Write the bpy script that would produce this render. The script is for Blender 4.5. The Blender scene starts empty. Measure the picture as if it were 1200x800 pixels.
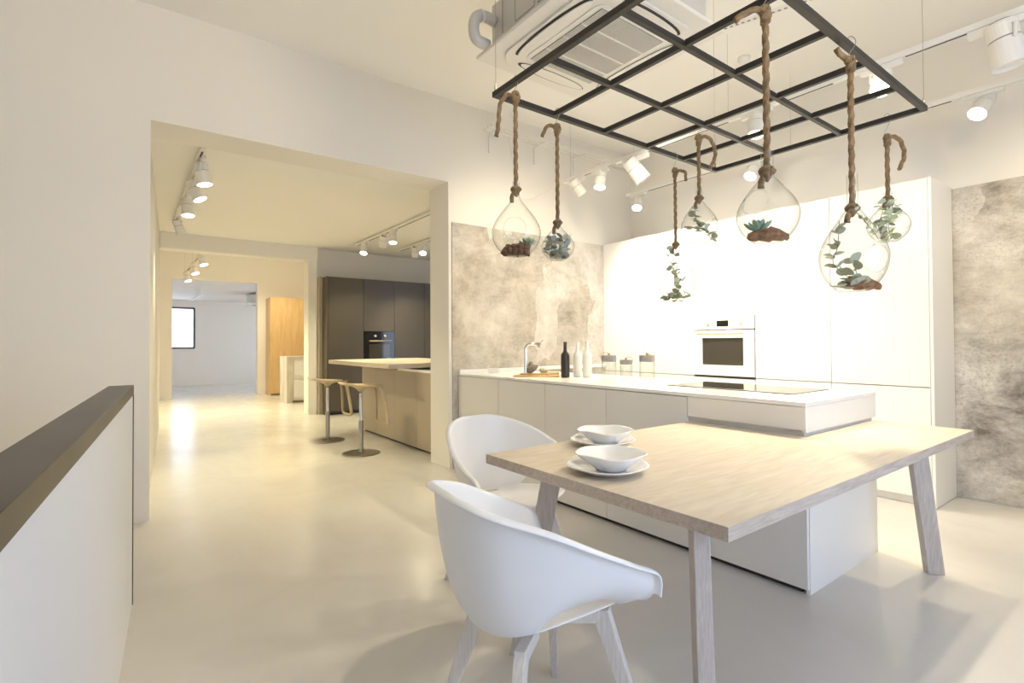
import bpy, bmesh, math, random
from mathutils import Vector, Matrix
random.seed(7)
C = bpy.context.scene.collection
PI = math.pi
# ---------------------------------------------------------------- camera
cam = bpy.data.objects.new('camera', bpy.data.cameras.new('camera')); C.objects.link(cam)
cam.data.sensor_width = 36; cam.data.lens = 605.171 / 1200 * 36
cam.data.shift_y = -(400 - 393.139) / 1200
yaw, pitch, roll = math.radians(36.741), math.radians(.791), math.radians(.329)
F = Vector((math.sin(yaw)*math.cos(pitch), math.cos(yaw)*math.cos(pitch), math.sin(pitch)))
R = Vector((math.cos(yaw), -math.sin(yaw), 0)); U = R.cross(F)
R2 = R*math.cos(roll) - U*math.sin(roll); U2 = R*math.sin(roll) + U*math.cos(roll)
mw = Matrix((R2, U2, -F)).transposed().to_4x4(); mw.translation = Vector((0, 0, 1.2))
cam.matrix_world = mw; cam.data.clip_start = .02
bpy.context.scene.camera = cam
# ---------------------------------------------------------------- world, daylight, exposure
sc = bpy.context.scene
sc.view_settings.view_transform = 'Standard'; sc.view_settings.look = 'None'
sc.view_settings.exposure = 0.45; sc.view_settings.gamma = 1
w = bpy.data.worlds.new('world'); sc.world = w; w.use_nodes = True
w.node_tree.nodes['Background'].inputs[0].default_value = (.62, .75, 1.0, 1)
w.node_tree.nodes['Background'].inputs[1].default_value = 3.9
sc.cycles.diffuse_bounces = 7
KW = 1.5                                                           # strength of the warm lamps
WARM = (1, .86, .60); WARM2 = (1, .88, .54)
def portal(loc, rot, sx, sy):
    l = bpy.data.lights.new('portal', 'AREA'); l.shape = 'RECTANGLE'; l.size = sx; l.size_y = sy
    l.cycles.is_portal = True
    o = bpy.data.objects.new('portal', l); C.objects.link(o); o.location = loc; o.rotation_euler = rot
def spot(loc, target, power, angle=70, blend=.6, r=.035, col=WARM, parent=None):
    l = bpy.data.lights.new('spot_beam', 'SPOT'); l.energy = power*KW; l.spot_size = math.radians(angle); l.spot_blend = blend
    l.shadow_soft_size = r; l.color = col
    o = bpy.data.objects.new('spot_beam', l); C.objects.link(o)
    o.location = loc; o.rotation_euler = (Vector(target) - Vector(loc)).to_track_quat('-Z', 'Y').to_euler()
    return o
def glow(loc, power, r=.1, col=WARM):
    l = bpy.data.lights.new('fill_light', 'POINT'); l.energy = power*KW; l.shadow_soft_size = r; l.color = col
    o = bpy.data.objects.new('fill_light', l); C.objects.link(o); o.location = loc
    return o
# room sizes
CEIL = 3.554; YB = -1.3; XL = -1.7; XR = 5.12; Y1 = 4.327; Y1b = 4.70
portal((1.7, YB+.03, 1.4), (math.radians(90), 0, 0), 2.4, 2.2)  # portal at the added window behind the camera
portal((5.35, 15.7, 1.45), (math.radians(90), 0, math.radians(90)), 3.0, 1.7)      # portal at the far room's added side window
portal((.9, 17.75, 1.68), (math.radians(-90), 0, 0), 1.5, 1.25)
# ---------------------------------------------------------------- material helpers
def mat(name, col, rough=.5, metal=0, spec=.5, coat=0, bump=None, var=None, emit=None, em=1.0):
    """var=(scale, amount, stretch) colour mottling, bump=(scale, strength, stretch)"""
    m = bpy.data.materials.new(name); m.use_nodes = True; nt = m.node_tree; N = nt.nodes; L = nt.links
    b = N['Principled BSDF']
    b.inputs['Base Color'].default_value = (*col, 1); b.inputs['Roughness'].default_value = rough
    b.inputs['Metallic'].default_value = metal; b.inputs['Specular IOR Level'].default_value = spec
    b.inputs['Coat Weight'].default_value = coat
    if emit: b.inputs['Emission Color'].default_value = (*emit, 1); b.inputs['Emission Strength'].default_value = em
    if var or bump:
        tc = N.new('ShaderNodeTexCoord')
    def noise(scale, stretch, det=5):
        mp = N.new('ShaderNodeMapping'); mp.inputs['Scale'].default_value = stretch or (1, 1, 1)
        L.new(tc.outputs['Object'], mp.inputs[0])
        n = N.new('ShaderNodeTexNoise'); n.inputs['Scale'].default_value = scale; n.inputs['Detail'].default_value = det
        L.new(mp.outputs[0], n.inputs['Vector']); return n
    if var:
        n = noise(var[0], var[2] if len(var) > 2 else None)
        mx = N.new('ShaderNodeMix'); mx.data_type = 'RGBA'
        mx.inputs[6].default_value = (*[c*(1-var[1]) for c in col], 1); mx.inputs[7].default_value = (*[min(1, c*(1+var[1])) for c in col], 1)
        rp = N.new('ShaderNodeMapRange'); rp.inputs[1].default_value = .3; rp.inputs[2].default_value = .7
        L.new(n.outputs[0], rp.inputs[0]); L.new(rp.outputs[0], mx.inputs[0]); L.new(mx.outputs[2], b.inputs['Base Color'])
    if bump:
        n = noise(bump[0], bump[2] if len(bump) > 2 else None)
        bp = N.new('ShaderNodeBump'); bp.inputs['Strength'].default_value = bump[1]; bp.inputs['Distance'].default_value = .01
        L.new(n.outputs[0], bp.inputs['Height']); L.new(bp.outputs[0], b.inputs['Normal'])
    return m
def wood(name, c1, c2, scale=7, stretch=(1, 12, 12), rough=.5, bump=.05):
    m = bpy.data.materials.new(name); m.use_nodes = True; nt = m.node_tree; N = nt.nodes; L = nt.links
    b = N['Principled BSDF']; b.inputs['Roughness'].default_value = rough
    tc = N.new('ShaderNodeTexCoord'); mp = N.new('ShaderNodeMapping'); mp.inputs['Scale'].default_value = stretch
    L.new(tc.outputs['Object'], mp.inputs[0])
    n = N.new('ShaderNodeTexNoise'); n.inputs['Scale'].default_value = scale; n.inputs['Detail'].default_value = 8; n.inputs['Distortion'].default_value = .6
    L.new(mp.outputs[0], n.inputs['Vector'])
    cr = N.new('ShaderNodeValToRGB'); cr.color_ramp.elements[0].color = (*c1, 1); cr.color_ramp.elements[1].color = (*c2, 1)
    cr.color_ramp.elements[0].position = .32; cr.color_ramp.elements[1].position = .68
    L.new(n.outputs[0], cr.inputs[0]); L.new(cr.outputs[0], b.inputs['Base Color'])
    bp = N.new('ShaderNodeBump'); bp.inputs['Strength'].default_value = bump; bp.inputs['Distance'].default_value = .004
    L.new(n.outputs[0], bp.inputs['Height']); L.new(bp.outputs[0], b.inputs['Normal'])
    return m
def thin_glass(name, tint=(.96, .98, .96), edge=(.55, .6, .58), rough=.0):
    m = bpy.data.materials.new(name); m.use_nodes = True; nt = m.node_tree; N = nt.nodes; L = nt.links
    N.remove(N['Principled BSDF']); out = N['Material Output']
    lw = N.new('ShaderNodeLayerWeight'); lw.inputs[0].default_value = .5
    pw = N.new('ShaderNodeMath'); pw.operation = 'POWER'; pw.inputs[1].default_value = 3.6
    L.new(lw.outputs['Facing'], pw.inputs[0])
    mc = N.new('ShaderNodeMix'); mc.data_type = 'RGBA'; mc.inputs[6].default_value = (*tint, 1); mc.inputs[7].default_value = (*edge, 1)
    L.new(pw.outputs[0], mc.inputs[0])
    t = N.new('ShaderNodeBsdfTransparent'); L.new(mc.outputs[2], t.inputs[0])
    g = N.new('ShaderNodeBsdfGlossy'); g.inputs['Roughness'].default_value = rough
    p5 = N.new('ShaderNodeMath'); p5.operation = 'POWER'; p5.inputs[1].default_value = 4.0; L.new(lw.outputs['Facing'], p5.inputs[0])
    fr = N.new('ShaderNodeMath'); fr.operation = 'MULTIPLY_ADD'; fr.inputs[1].default_value = .55; fr.inputs[2].default_value = .035; L.new(p5.outputs[0], fr.inputs[0])
    mx = N.new('ShaderNodeMixShader'); L.new(fr.outputs[0], mx.inputs[0]); L.new(t.outputs[0], mx.inputs[1]); L.new(g.outputs[0], mx.inputs[2])
    L.new(mx.outputs[0], out.inputs[0])
    return m
def concrete(name):
    m = bpy.data.materials.new(name); m.use_nodes = True; nt = m.node_tree; N = nt.nodes; L = nt.links
    b = N['Principled BSDF']; b.inputs['Roughness'].default_value = .75
    tc = N.new('ShaderNodeTexCoord')
    def nz(scale, det, rg=.6, stretch=(1, 1, 1), dist=0.0, off=(0, 0, 0)):
        mp = N.new('ShaderNodeMapping'); mp.inputs['Scale'].default_value = stretch; mp.inputs['Location'].default_value = off
        L.new(tc.outputs['Object'], mp.inputs[0])
        n = N.new('ShaderNodeTexNoise'); n.inputs['Scale'].default_value = scale; n.inputs['Detail'].default_value = det
        n.inputs['Roughness'].default_value = rg; n.inputs['Distortion'].default_value = dist
        L.new(mp.outputs[0], n.inputs['Vector']); return n.outputs[0]
    def ramp(x, stops):
        cr = N.new('ShaderNodeValToRGB'); e = cr.color_ramp.elements
        while len(e) < len(stops): e.new(.5)
        for i, (p, c) in enumerate(stops): e[i].position = p; e[i].color = (*c, 1)
        L.new(x, cr.inputs[0]); return cr.outputs[0]
    def mix(f, a, c):
        mx = N.new('ShaderNodeMix'); mx.data_type = 'RGBA'; L.new(f, mx.inputs[0])
        for k, s in ((6, a), (7, c)):
            if isinstance(s, tuple): mx.inputs[k].default_value = (*s, 1)
            else: L.new(s, mx.inputs[k])
        return mx.outputs[2]
    base = ramp(nz(1.9, 14, .74, (1, 1, 1.6), .25), [(.36, (.17, .15, .135)), (.43, (.35, .32, .285)), (.52, (.54, .51, .46)), (.62, (.72, .69, .63))])
    warmth = ramp(nz(.9, 4, .5, off=(7, 3, 1)), [(.42, (0, 0, 0)), (.66, (.9, .9, .9))])
    base2 = mix(warmth, base, ramp(nz(3.2, 12, .75, off=(1, 8, 4)), [(.34, (.36, .30, .22)), (.60, (.68, .62, .51))]))
    # squarish smears of filler, ragged edges
    mp = N.new('ShaderNodeMapping'); mp.inputs['Scale'].default_value = (1.9, 1.9, 1.0); L.new(tc.outputs['Object'], mp.inputs[0])
    ds = N.new('ShaderNodeTexNoise'); ds.inputs['Scale'].default_value = 5; ds.inputs['Detail'].default_value = 6; L.new(mp.outputs[0], ds.inputs['Vector'])
    va = N.new('ShaderNodeVectorMath'); va.operation = 'SCALE'; va.inputs[3].default_value = .22; L.new(ds.outputs['Color'], va.inputs[0])
    vb = N.new('ShaderNodeVectorMath'); L.new(mp.outputs[0], vb.inputs[0]); L.new(va.outputs[0], vb.inputs[1])
    vo = N.new('ShaderNodeTexVoronoi'); vo.distance = 'CHEBYCHEV'; vo.inputs['Scale'].default_value = 1.5; L.new(vb.outputs[0], vo.inputs['Vector'])
    sp_ = N.new('ShaderNodeSeparateColor'); L.new(vo.outputs['Color'], sp_.inputs[0])
    patch = ramp(sp_.outputs[0], [(.60, (0, 0, 0)), (.66, (.75, .75, .75))])
    c3 = mix(patch, base2, ramp(nz(5, 10, .72), [(.34, (.56, .52, .47)), (.62, (.80, .77, .71))]))
    pit = ramp(nz(38, 9, .85, (1, 1, 1.3)), [(.36, (.7, .7, .7)), (.50, (0, 0, 0))])
    zone = ramp(nz(1.1, 5, .6, off=(4, 4, 9)), [(.46, (0, 0, 0)), (.60, (1, 1, 1))])
    pz = N.new('ShaderNodeMath'); pz.operation = 'MULTIPLY'; L.new(pit, pz.inputs[0]); L.new(zone, pz.inputs[1])
    c4 = mix(pz.outputs[0], c3, (.22, .19, .155))
    L.new(c4, b.inputs['Base Color'])
    bp = N.new('ShaderNodeBump'); bp.inputs['Strength'].default_value = .35; bp.inputs['Distance'].default_value = .012
    ad = N.new('ShaderNodeMath'); ad.operation = 'ADD'; L.new(patch, ad.inputs[0]); L.new(nz(9, 8, .7), ad.inputs[1])
    L.new(ad.outputs[0], bp.inputs['Height']); L.new(bp.outputs[0], b.inputs['Normal'])
    return m
def floor_mat():
    m = bpy.data.materials.new('resin_floor'); m.use_nodes = True; nt = m.node_tree; N = nt.nodes; L = nt.links
    b = N['Principled BSDF']; tc = N.new('ShaderNodeTexCoord')
    n = N.new('ShaderNodeTexNoise'); n.inputs['Scale'].default_value = 1.3; n.inputs['Detail'].default_value = 9; n.inputs['Roughness'].default_value = .6; n.inputs['Distortion'].default_value = 1.2
    L.new(tc.outputs['Object'], n.inputs['Vector'])
    cr = N.new('ShaderNodeValToRGB'); cr.color_ramp.elements[0].position = .3; cr.color_ramp.elements[1].position = .7
    cr.color_ramp.elements[0].color = (.60, .575, .53, 1); cr.color_ramp.elements[1].color = (.66, .635, .59, 1)
    L.new(n.outputs[0], cr.inputs[0]); L.new(cr.outputs[0], b.inputs['Base Color'])
    n2 = N.new('ShaderNodeTexNoise'); n2.inputs['Scale'].default_value = 3.5; n2.inputs['Detail'].default_value = 7; n2.inputs['Distortion'].default_value = 2
    L.new(tc.outputs['Object'], n2.inputs['Vector'])
    mr = N.new('ShaderNodeMapRange'); mr.inputs[1].default_value = .3; mr.inputs[2].default_value = .7; mr.inputs[3].default_value = .20; mr.inputs[4].default_value = .27
    L.new(n2.outputs[0], mr.inputs[0]); L.new(mr.outputs[0], b.inputs['Roughness'])
    b.inputs['Specular IOR Level'].default_value = .5
    bp = N.new('ShaderNodeBump'); bp.inputs['Strength'].default_value = .012; bp.inputs['Distance'].default_value = .004
    L.new(n2.outputs[0], bp.inputs['Height']); L.new(bp.outputs[0], b.inputs['Normal'])
    return m
M = dict(
    wall=mat('wall_paint', (.81, .78, .725), .85, bump=(60, .05)),
    ceil=mat('ceiling_paint', (.88, .86, .82), .9),
    floor=floor_mat(), conc=concrete('worn_concrete'),
    white=mat('white_lacquer', (.84, .83, .80), .35, spec=.45),
    white2=mat('white_lacquer_matt', (.80, .785, .755), .5),
    top=mat('white_worktop', (.88, .875, .86), .16),
    gap=mat('dark_recess', (.035, .03, .028), .6),
    gap2=mat('soft_recess', (.35, .32, .28), .7),
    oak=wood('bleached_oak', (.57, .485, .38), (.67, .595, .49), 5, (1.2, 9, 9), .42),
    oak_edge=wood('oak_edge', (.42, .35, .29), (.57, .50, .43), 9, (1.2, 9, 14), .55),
    ash=wood('grey_ash', (.45, .40, .36), (.58, .53, .49), 10, (14, 14, 1.0), .6, .15),
    ash2=wood('white_ash', (.60, .56, .52), (.72, .68, .64), 10, (14, 14, 1.0), .6, .15),
    shell=mat('white_plastic', (.80, .80, .81), .38),
    iron=mat('dark_steel', (.045, .04, .036), .42, metal=.6),
    capm=mat('blackened_metal', (.07, .058, .045), .38, metal=.7, var=(3, .25)),
    porcelain=mat('porcelain', (.84, .84, .84), .08, coat=.5),
    rope=mat('jute', (.25, .165, .085), .95, bump=(160, .6), var=(40, .3)),
    glass=thin_glass('clear_glass', (.985, .99, .985), (.45, .47, .45)), jar=thin_glass('jar_glass', (.975, .98, .965), (.72, .76, .70)),
    leaf=mat('eucalyptus', (.42, .44, .32), .6, var=(30, .25)),
    leafd=mat('eucalyptus_dark', (.30, .33, .23), .6, var=(30, .25)),
    leafl=mat('eucalyptus_light', (.55, .60, .42), .6),
    leafb=mat('blue_leaf', (.33, .36, .35), .55, var=(30, .3)),
    succ=mat('succulent', (.22, .32, .22), .5, var=(20, .3)),
    stem=mat('stem', (.20, .17, .08), .7), bark=mat('bark', (.22, .11, .05), .85, bump=(40, .8), var=(12, .5, (1, 8, 8))),
    pebble=mat('brown_bark_chip', (.11, .05, .025), .8, bump=(50, .5), var=(20, .5)),
    chrome=mat('chrome', (.75, .75, .74), .12, metal=1), steel=mat('brushed_steel', (.42, .39, .35), .3, metal=1),
    anth=mat('anthracite', (.085, .068, .045), .38, spec=.6), black=mat('black_glass', (.008, .008, .008), .08),
    ovglass=mat('oven_glass', (.05, .045, .035), .06), hob=mat('hob_glass', (.03, .03, .03), .05, spec=.8),
    taupe=mat('taupe_front', (.44, .38, .29), .5), honey=wood('honey_wood', (.60, .40, .18), (.70, .49, .24), 3, (5, 5, .7), .45),
    stoolw=wood('stool_beech', (.50, .39, .23), (.62, .50, .32), 8, (8, 8, 2), .4),
    marble=mat('grey_marble', (.62, .57, .49), .4, var=(5, .25, (1, 1, .3))),
    lampw=mat('white_metal', (.80, .78, .74), .4), lens=mat('lamp_lens', (1, .95, .85), .3, emit=(1, .93, .78), em=14),
    lensoff=mat('lamp_lens_side', (.9, .88, .8), .3, emit=(1, .93, .78), em=1.2),
    ringd=mat('grey_ring', (.25, .23, .21), .5), plast=mat('unit_plastic', (.80, .775, .72), .45),
    metalg=mat('galvanised_sheet', (.64, .61, .56), .5, metal=.1), louver=mat('louver_grey', (.40, .37, .32), .6),
    bottle_b=mat('black_ceramic', (.03, .024, .02), .32), bottle_w=mat('white_ceramic', (.82, .81, .77), .3),
    cement=mat('cement_lid', (.33, .32, .31), .8, var=(30, .2)), cord=mat('cord', (.50, .33, .12), .8),
    board=wood('board_wood', (.50, .33, .13), (.68, .50, .24), 8, (2, 14, 14), .5), stone=mat('brown_stone', (.17, .14, .11), .7, bump=(20, .4), var=(30, .2)),
    bread=mat('speckled_stone', (.50, .45, .36), .8, var=(60, .35)), cheese=mat('pale_wood', (.72, .57, .30), .6),
    acr=thin_glass('acrylic', (.97, .97, .97), (.8, .8, .8)), paper=mat('card', (.85, .84, .82), .6),
    gold=mat('brushed_gold', (.70, .60, .42), .3, metal=.6), wframe=mat('window_frame_grey', (.12, .11, .10), .5),
    bluewall=mat('far_wall_paint', (.86, .80, .71), .85),
)
# ---------------------------------------------------------------- mesh helpers
def obj(name, bm, m, parent=None, smooth=False, bevel=0, seg=2):
    bmesh.ops.recalc_face_normals(bm, faces=bm.faces)
    me = bpy.data.meshes.new(name); bm.to_mesh(me); bm.free()
    o = bpy.data.objects.new(name, me); C.objects.link(o)
    for x in (m if isinstance(m, (list, tuple)) else [m]): me.materials.append(x)
    if smooth: me.polygons.foreach_set('use_smooth', [True]*len(me.polygons))
    if bevel:
        b = o.modifiers.new('b', 'BEVEL'); b.width = bevel; b.segments = seg; b.limit_method = 'ANGLE'; b.harden_normals = False
    if parent: o.parent = parent
    return o
def thing(name, label, cat, loc=(0, 0, 0), rotz=0, group=None):
    o = bpy.data.objects.new(name, None); C.objects.link(o); o.empty_display_size = .1
    o.location = loc; o.rotation_euler = (0, 0, rotz); o['label'] = label; o['category'] = cat
    if group: o['group'] = group
    return o
def tag(o, label, cat, group=None):
    o['label'] = label; o['category'] = cat
    if group: o['group'] = group
    return o
def struct(name, bm, m, parent=None, **k):
    o = obj(name, bm, m, parent, **k)
    if not parent: o['kind'] = 'structure'
    return o
def box(bm, x0, x1, y0, y1, z0, z1, mi=0):
    v = [bm.verts.new((x, y, z)) for z in (z0, z1) for x, y in ((x0, y0), (x1, y0), (x1, y1), (x0, y1))]
    for f in ((0, 3, 2, 1), (4, 5, 6, 7), (0, 1, 5, 4), (1, 2, 6, 5), (2, 3, 7, 6), (3, 0, 4, 7)):
        bm.faces.new([v[i] for i in f]).material_index = mi
    return bm
def B(*a): return box(bmesh.new(), *a)
def prism(bm, pts, z0, z1):
    a = [bm.verts.new((x, y, z0)) for x, y in pts]; b = [bm.verts.new((x, y, z1)) for x, y in pts]
    bm.faces.new(a[::-1]); bm.faces.new(b); n = len(pts)
    for i in range(n): bm.faces.new((a[i], a[(i+1) % n], b[(i+1) % n], b[i]))
    return bm
def lathe(bm, prof, n=24, cap=True, off=(0, 0, 0), mod=None):
    rings = []
    for r, z in prof:
        ring = []
        for i in range(n):
            a = 2*PI*i/n; q = mod(a) if mod else 1
            ring.append(bm.verts.new((off[0]+r*q*math.cos(a), off[1]+r*q*math.sin(a), off[2]+z)))
        rings.append(ring)
    for a, b in zip(rings, rings[1:]):
        for i in range(n): bm.faces.new((a[i], a[(i+1) % n], b[(i+1) % n], b[i]))
    if cap: bm.faces.new(rings[0][::-1]); bm.faces.new(rings[-1])
    return bm
def frames(path):
    P = [Vector(p) for p in path]; T = []
    for i in range(len(P)):
        t = (P[min(i+1, len(P)-1)] - P[max(i-1, 0)]); T.append(t.normalized() if t.length > 1e-9 else Vector((0, 0, 1)))
    n = T[0].orthogonal().normalized(); out = []
    for p, t in zip(P, T):
        n = (n - t*n.dot(t)); n = n.normalized() if n.length > 1e-6 else t.orthogonal().normalized()
        out.append((p, t, n, t.cross(n)))
    return out
def tube(bm, path, r, n=8, closed=False, twist=0, lobes=0, lobe=0.0, cap=True, flat=1.0, up=None):
    fr = frames(path); rings = []; dist = 0
    for k, (p, t, a, b) in enumerate(fr):
        if k: dist += (p - fr[k-1][0]).length
        if up is not None:
            u = Vector(up); a = (u - t*u.dot(t)).normalized(); b = t.cross(a)
        rr = r[k] if isinstance(r, (list, tuple)) else r; ring = []
        for i in range(n):
            an = 2*PI*i/n; q = rr*(1 + lobe*math.cos(lobes*(an) - twist*dist)) if lobes else rr
            ring.append(bm.verts.new(p + a*math.cos(an)*q + b*math.sin(an)*q*flat))
        rings.append(ring)
    pr = list(zip(rings, rings[1:])) + ([(rings[-1], rings[0])] if closed else [])
    for a, b in pr:
        for i in range(n): bm.faces.new((a[i], a[(i+1) % n], b[(i+1) % n], b[i]))
    if cap and not closed: bm.faces.new(rings[0][::-1]); bm.faces.new(rings[-1])
    return bm
def spline(pts, n=6):
    P = [Vector(p) for p in pts]; P = [P[0]*2-P[1]] + P + [P[-1]*2-P[-2]]; out = []
    for i in range(1, len(P)-2):
        for k in range(n):
            t = k/n; p0, p1, p2, p3 = P[i-1:i+3]
            out.append(.5*((2*p1) + (p2-p0)*t + (2*p0-5*p1+4*p2-p3)*t*t + (3*p1-p0-3*p2+p3)*t**3))
    out.append(P[-2]); return out
def loft(bm, secs):
    rs = [[bm.verts.new(p) for p in s] for s in secs]; n = len(secs[0])
    for a, b in zip(rs, rs[1:]):
        for i in range(n): bm.faces.new((a[i], a[(i+1) % n], b[(i+1) % n], b[i]))
    bm.faces.new(rs[0][::-1]); bm.faces.new(rs[-1]); return bm
def beam(bm, p0, p1, d0, w0, t0, w1=None, t1=None):
    """rectangular bar p0->p1, horizontal cut ends; d0 = unit xy direction of the wide side"""
    w1 = w1 or w0; t1 = t1 or t0; d = Vector((d0[0], d0[1], 0)).normalized(); e = Vector((-d.y, d.x, 0)); S = []
    for p, a, b in ((p0, w0, t0), (p1, w1, t1)):
        p = Vector(p); S.append([p + d*a/2*i + e*b/2*j for i, j in ((-1, -1), (1, -1), (1, 1), (-1, 1))])
    return loft(bm, S)
def copy_tree(o, parent=None):
    c = o.copy(); C.objects.link(c); c.parent = parent
    for ch in list(o.children): copy_tree(ch, c)
    return c
def XF(bm, mtx): bmesh.ops.transform(bm, matrix=mtx, verts=bm.verts); return bm
# ---------------------------------------------------------------- the building
struct('floor', B(-2.2, 9, YB-.3, 18.4, -.1, 0), M['floor'])
struct('ceiling', B(XL-.2, XR+.25, YB-.3, Y1b, CEIL, CEIL+.15), M['ceil'])
# wall with the big opening (x .135 .. 2.475, top 2.753)
bm = bmesh.new(); pts = [(XL-.2, 0), (.128, 0), (.128, 2.753), (2.475, 2.753), (2.475, 0), (XR+.25, 0), (XR+.25, CEIL), (XL-.2, CEIL)]
a = [bm.verts.new((x, Y1, z)) for x, z in pts]; b = [bm.verts.new((x, Y1b, z)) for x, z in pts]
bm.faces.new(a); bm.faces.new(b[::-1])
for i in range(8): bm.faces.new((a[i], b[i], b[(i+1) % 8], a[(i+1) % 8]))
struct('wall_back', bm, M['wall'])
struct('wall_right', B(XR, XR+.25, YB-.3, Y1, 0, CEIL), M['wall'])
struct('wall_left', B(XL-.2, XL, YB-.3, Y1, 0, CEIL), M['wall'])
bm = bmesh.new()                                                    # wall behind the camera, with an unseen window added for daylight
for q in ((XL, .5, 0, CEIL), (2.9, XR, 0, CEIL), (.5, 2.9, 0, .3), (.5, 2.9, 2.5, CEIL)): box(bm, q[0], q[1], YB-.3, YB, q[2], q[3])
struct('wall_front', bm, M['wall'])
bm = bmesh.new()
for x in (.5, 1.66, 2.82): box(bm, x, x+.08, YB-.2, YB-.12, .3, 2.5)
box(bm, .5, 2.9, YB-.2, YB-.12, .3, .38); box(bm, .5, 2.9, YB-.2, YB-.12, 2.42, 2.5)
struct('added_window_1', bm, M['wframe'])
# concrete wall facings
cw = struct('trim_1', B(2.508, 4.612, Y1-.012, Y1, 0, 2.366), M['conc'])
struct('trim_2', B(XR-.012, XR, YB, 1.6, 0.012, 2.366), M['conc'])
struct('trim_3', B(4.55, 4.612, Y1-.016, Y1-.012, .9, 2.366), M['conc']) if False else None
# stair parapet
g = (.028+.112)/(2.979-.805); y0, y1 = -1.28, 2.985
def px(y, off): return -.112 + g*(y-.805) + off
pw = struct('wall_parapet', prism(bmesh.new(), [(px(y0, -.088), y0), (px(y0, -.004), y0), (px(y1, -.004), y1-.006), (px(y1, -.088), y1-.006)], 0, .985), mat('parapet_paint', (.80, .795, .79), .7))
struct('cap', prism(bmesh.new(), [(px(y0, -.094), y0), (px(y0, 0), y0), (px(y1, 0), y1), (px(y1, -.094), y1)], .968, 1.014), M['capm'], pw, bevel=.0015, seg=1)
struct('end_strip', prism(bmesh.new(), [(px(y1, -.088), y1-.006), (px(y1, 0), y1-.006), (px(y1, 0), y1), (px(y1, -.088), y1)], 0, .968), M['iron'], pw)
# room two
Y2 = 9.10; C2 = 2.86
struct('ceiling', B(-.4, 6.4, Y1b, Y2+.3, C2, C2+.12), M['ceil'])
struct('wall_left', prism(bmesh.new(), [(.128, Y1b), (.385, 9.165), (.385, 9.4), (-.2, 9.4), (-.2, Y1b)], 0, C2), M['wall'])
struct('wall_right', B(6.0, 6.2, Y1b, Y2+.3, 0, C2), M['wall'])
bm = bmesh.new(); box(bm, .385, 2.475, Y2, Y2+.27, 2.62, C2); box(bm, 2.475, 2.62, Y2, Y2+.27, 0, C2); box(bm, 2.62, 6.0, 9.245, 9.4, 0, C2)
struct('wall_middle', bm, M['wall'])
# room three
Y3 = 13.57; C3 = 3.5
struct('ceiling', B(-.4, 6.4, 9.4, Y3+.2, C3, C3+.12), M['ceil'])
struct('wall_left', B(-.2, .36, 9.4, Y3, 0, C3), M['wall'])
struct('wall_right', B(6.0, 6.2, 9.4, Y3, 0, C3), M['wall'])
bm = bmesh.new(); box(bm, .3, 6, 9.37, 9.43, C2, C3); struct('wall_upper', bm, M['wall'])
bm = bmesh.new(); box(bm, -.2, .80, Y3, Y3+.2, 0, C3); box(bm, .80, 2.515, Y3, Y3+.2, 2.66, C3); box(bm, 2.515, 6.2, Y3, Y3+.2, 0, C3)
struct('wall_far', bm, M['wall'])
# room four, daylight
bm = bmesh.new(); Y4 = 17.8
a = [bm.verts.new(p) for p in ((-.6, Y3+.2, 2.76), (5.4, Y3+.2, 2.76), (5.4, Y4, 2.49), (-.6, Y4, 2.49))]; b = [bm.verts.new(v.co+Vector((0, 0, .15))) for v in a]
bm.faces.new(a); bm.faces.new(b[::-1])
for i in range(4): bm.faces.new((a[i], b[i], b[(i+1) % 4], a[(i+1) % 4]))
struct('ceiling', bm, M['bluewall'])
bm = bmesh.new(); WX0, WX1, WZ0, WZ1 = .25, 1.60, 1.10, 2.27
for q in ((-.6, WX0, 0, 2.6), (WX1, 5.4, 0, 2.6), (WX0, WX1, 0, WZ0), (WX0, WX1, WZ1, 2.6)): box(bm, q[0], q[1], Y4, Y4+.25, q[2], q[3])
struct('wall_end', bm, M['bluewall'])
struct('wall_left', B(-.6, -.4, Y3+.2, Y4, 0, 2.8), M['bluewall']); 
bm = bmesh.new()
for q in ((Y3+.2, 14.2, 0, 2.8), (17.2, Y4, 0, 2.8), (14.2, 17.2, 0, .6), (14.2, 17.2, 2.3, 2.8)): box(bm, 5.4, 5.6, q[0], q[1], q[2], q[3])
struct('wall_right', bm, M['bluewall'])
bm = bmesh.new()
for y in (14.2, 15.67, 17.14): box(bm, 5.44, 5.5, y, y+.06, .6, 2.3)
struct('added_window_3', bm, M['wframe'])  # unseen side window, added to let more daylight into the far room
bm = bmesh.new(); t = .03
for q in ((WX0, WX0+t, WZ0, WZ1), (WX1-t, WX1+.02, WZ0, WZ1), (WX0, WX1, WZ0-.02, WZ0+t), (WX0, WX1, WZ1-t, WZ1+.02)): box(bm, q[0], q[1], Y4-.02, Y4+.06, q[2], q[3])
wn = struct('window_2', bm, M['wframe'])
struct('pane', B(WX0+t, WX1-t, Y4+.02, Y4+.03, WZ0+t, WZ1-t), thin_glass('window_glass', (.98, .98, .98), (.9, .9, .9)), wn)
struct('baseboard_end', B(WX0-.8, 5.4, Y4-.015, Y4, 0, .07), M['bluewall'])
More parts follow.
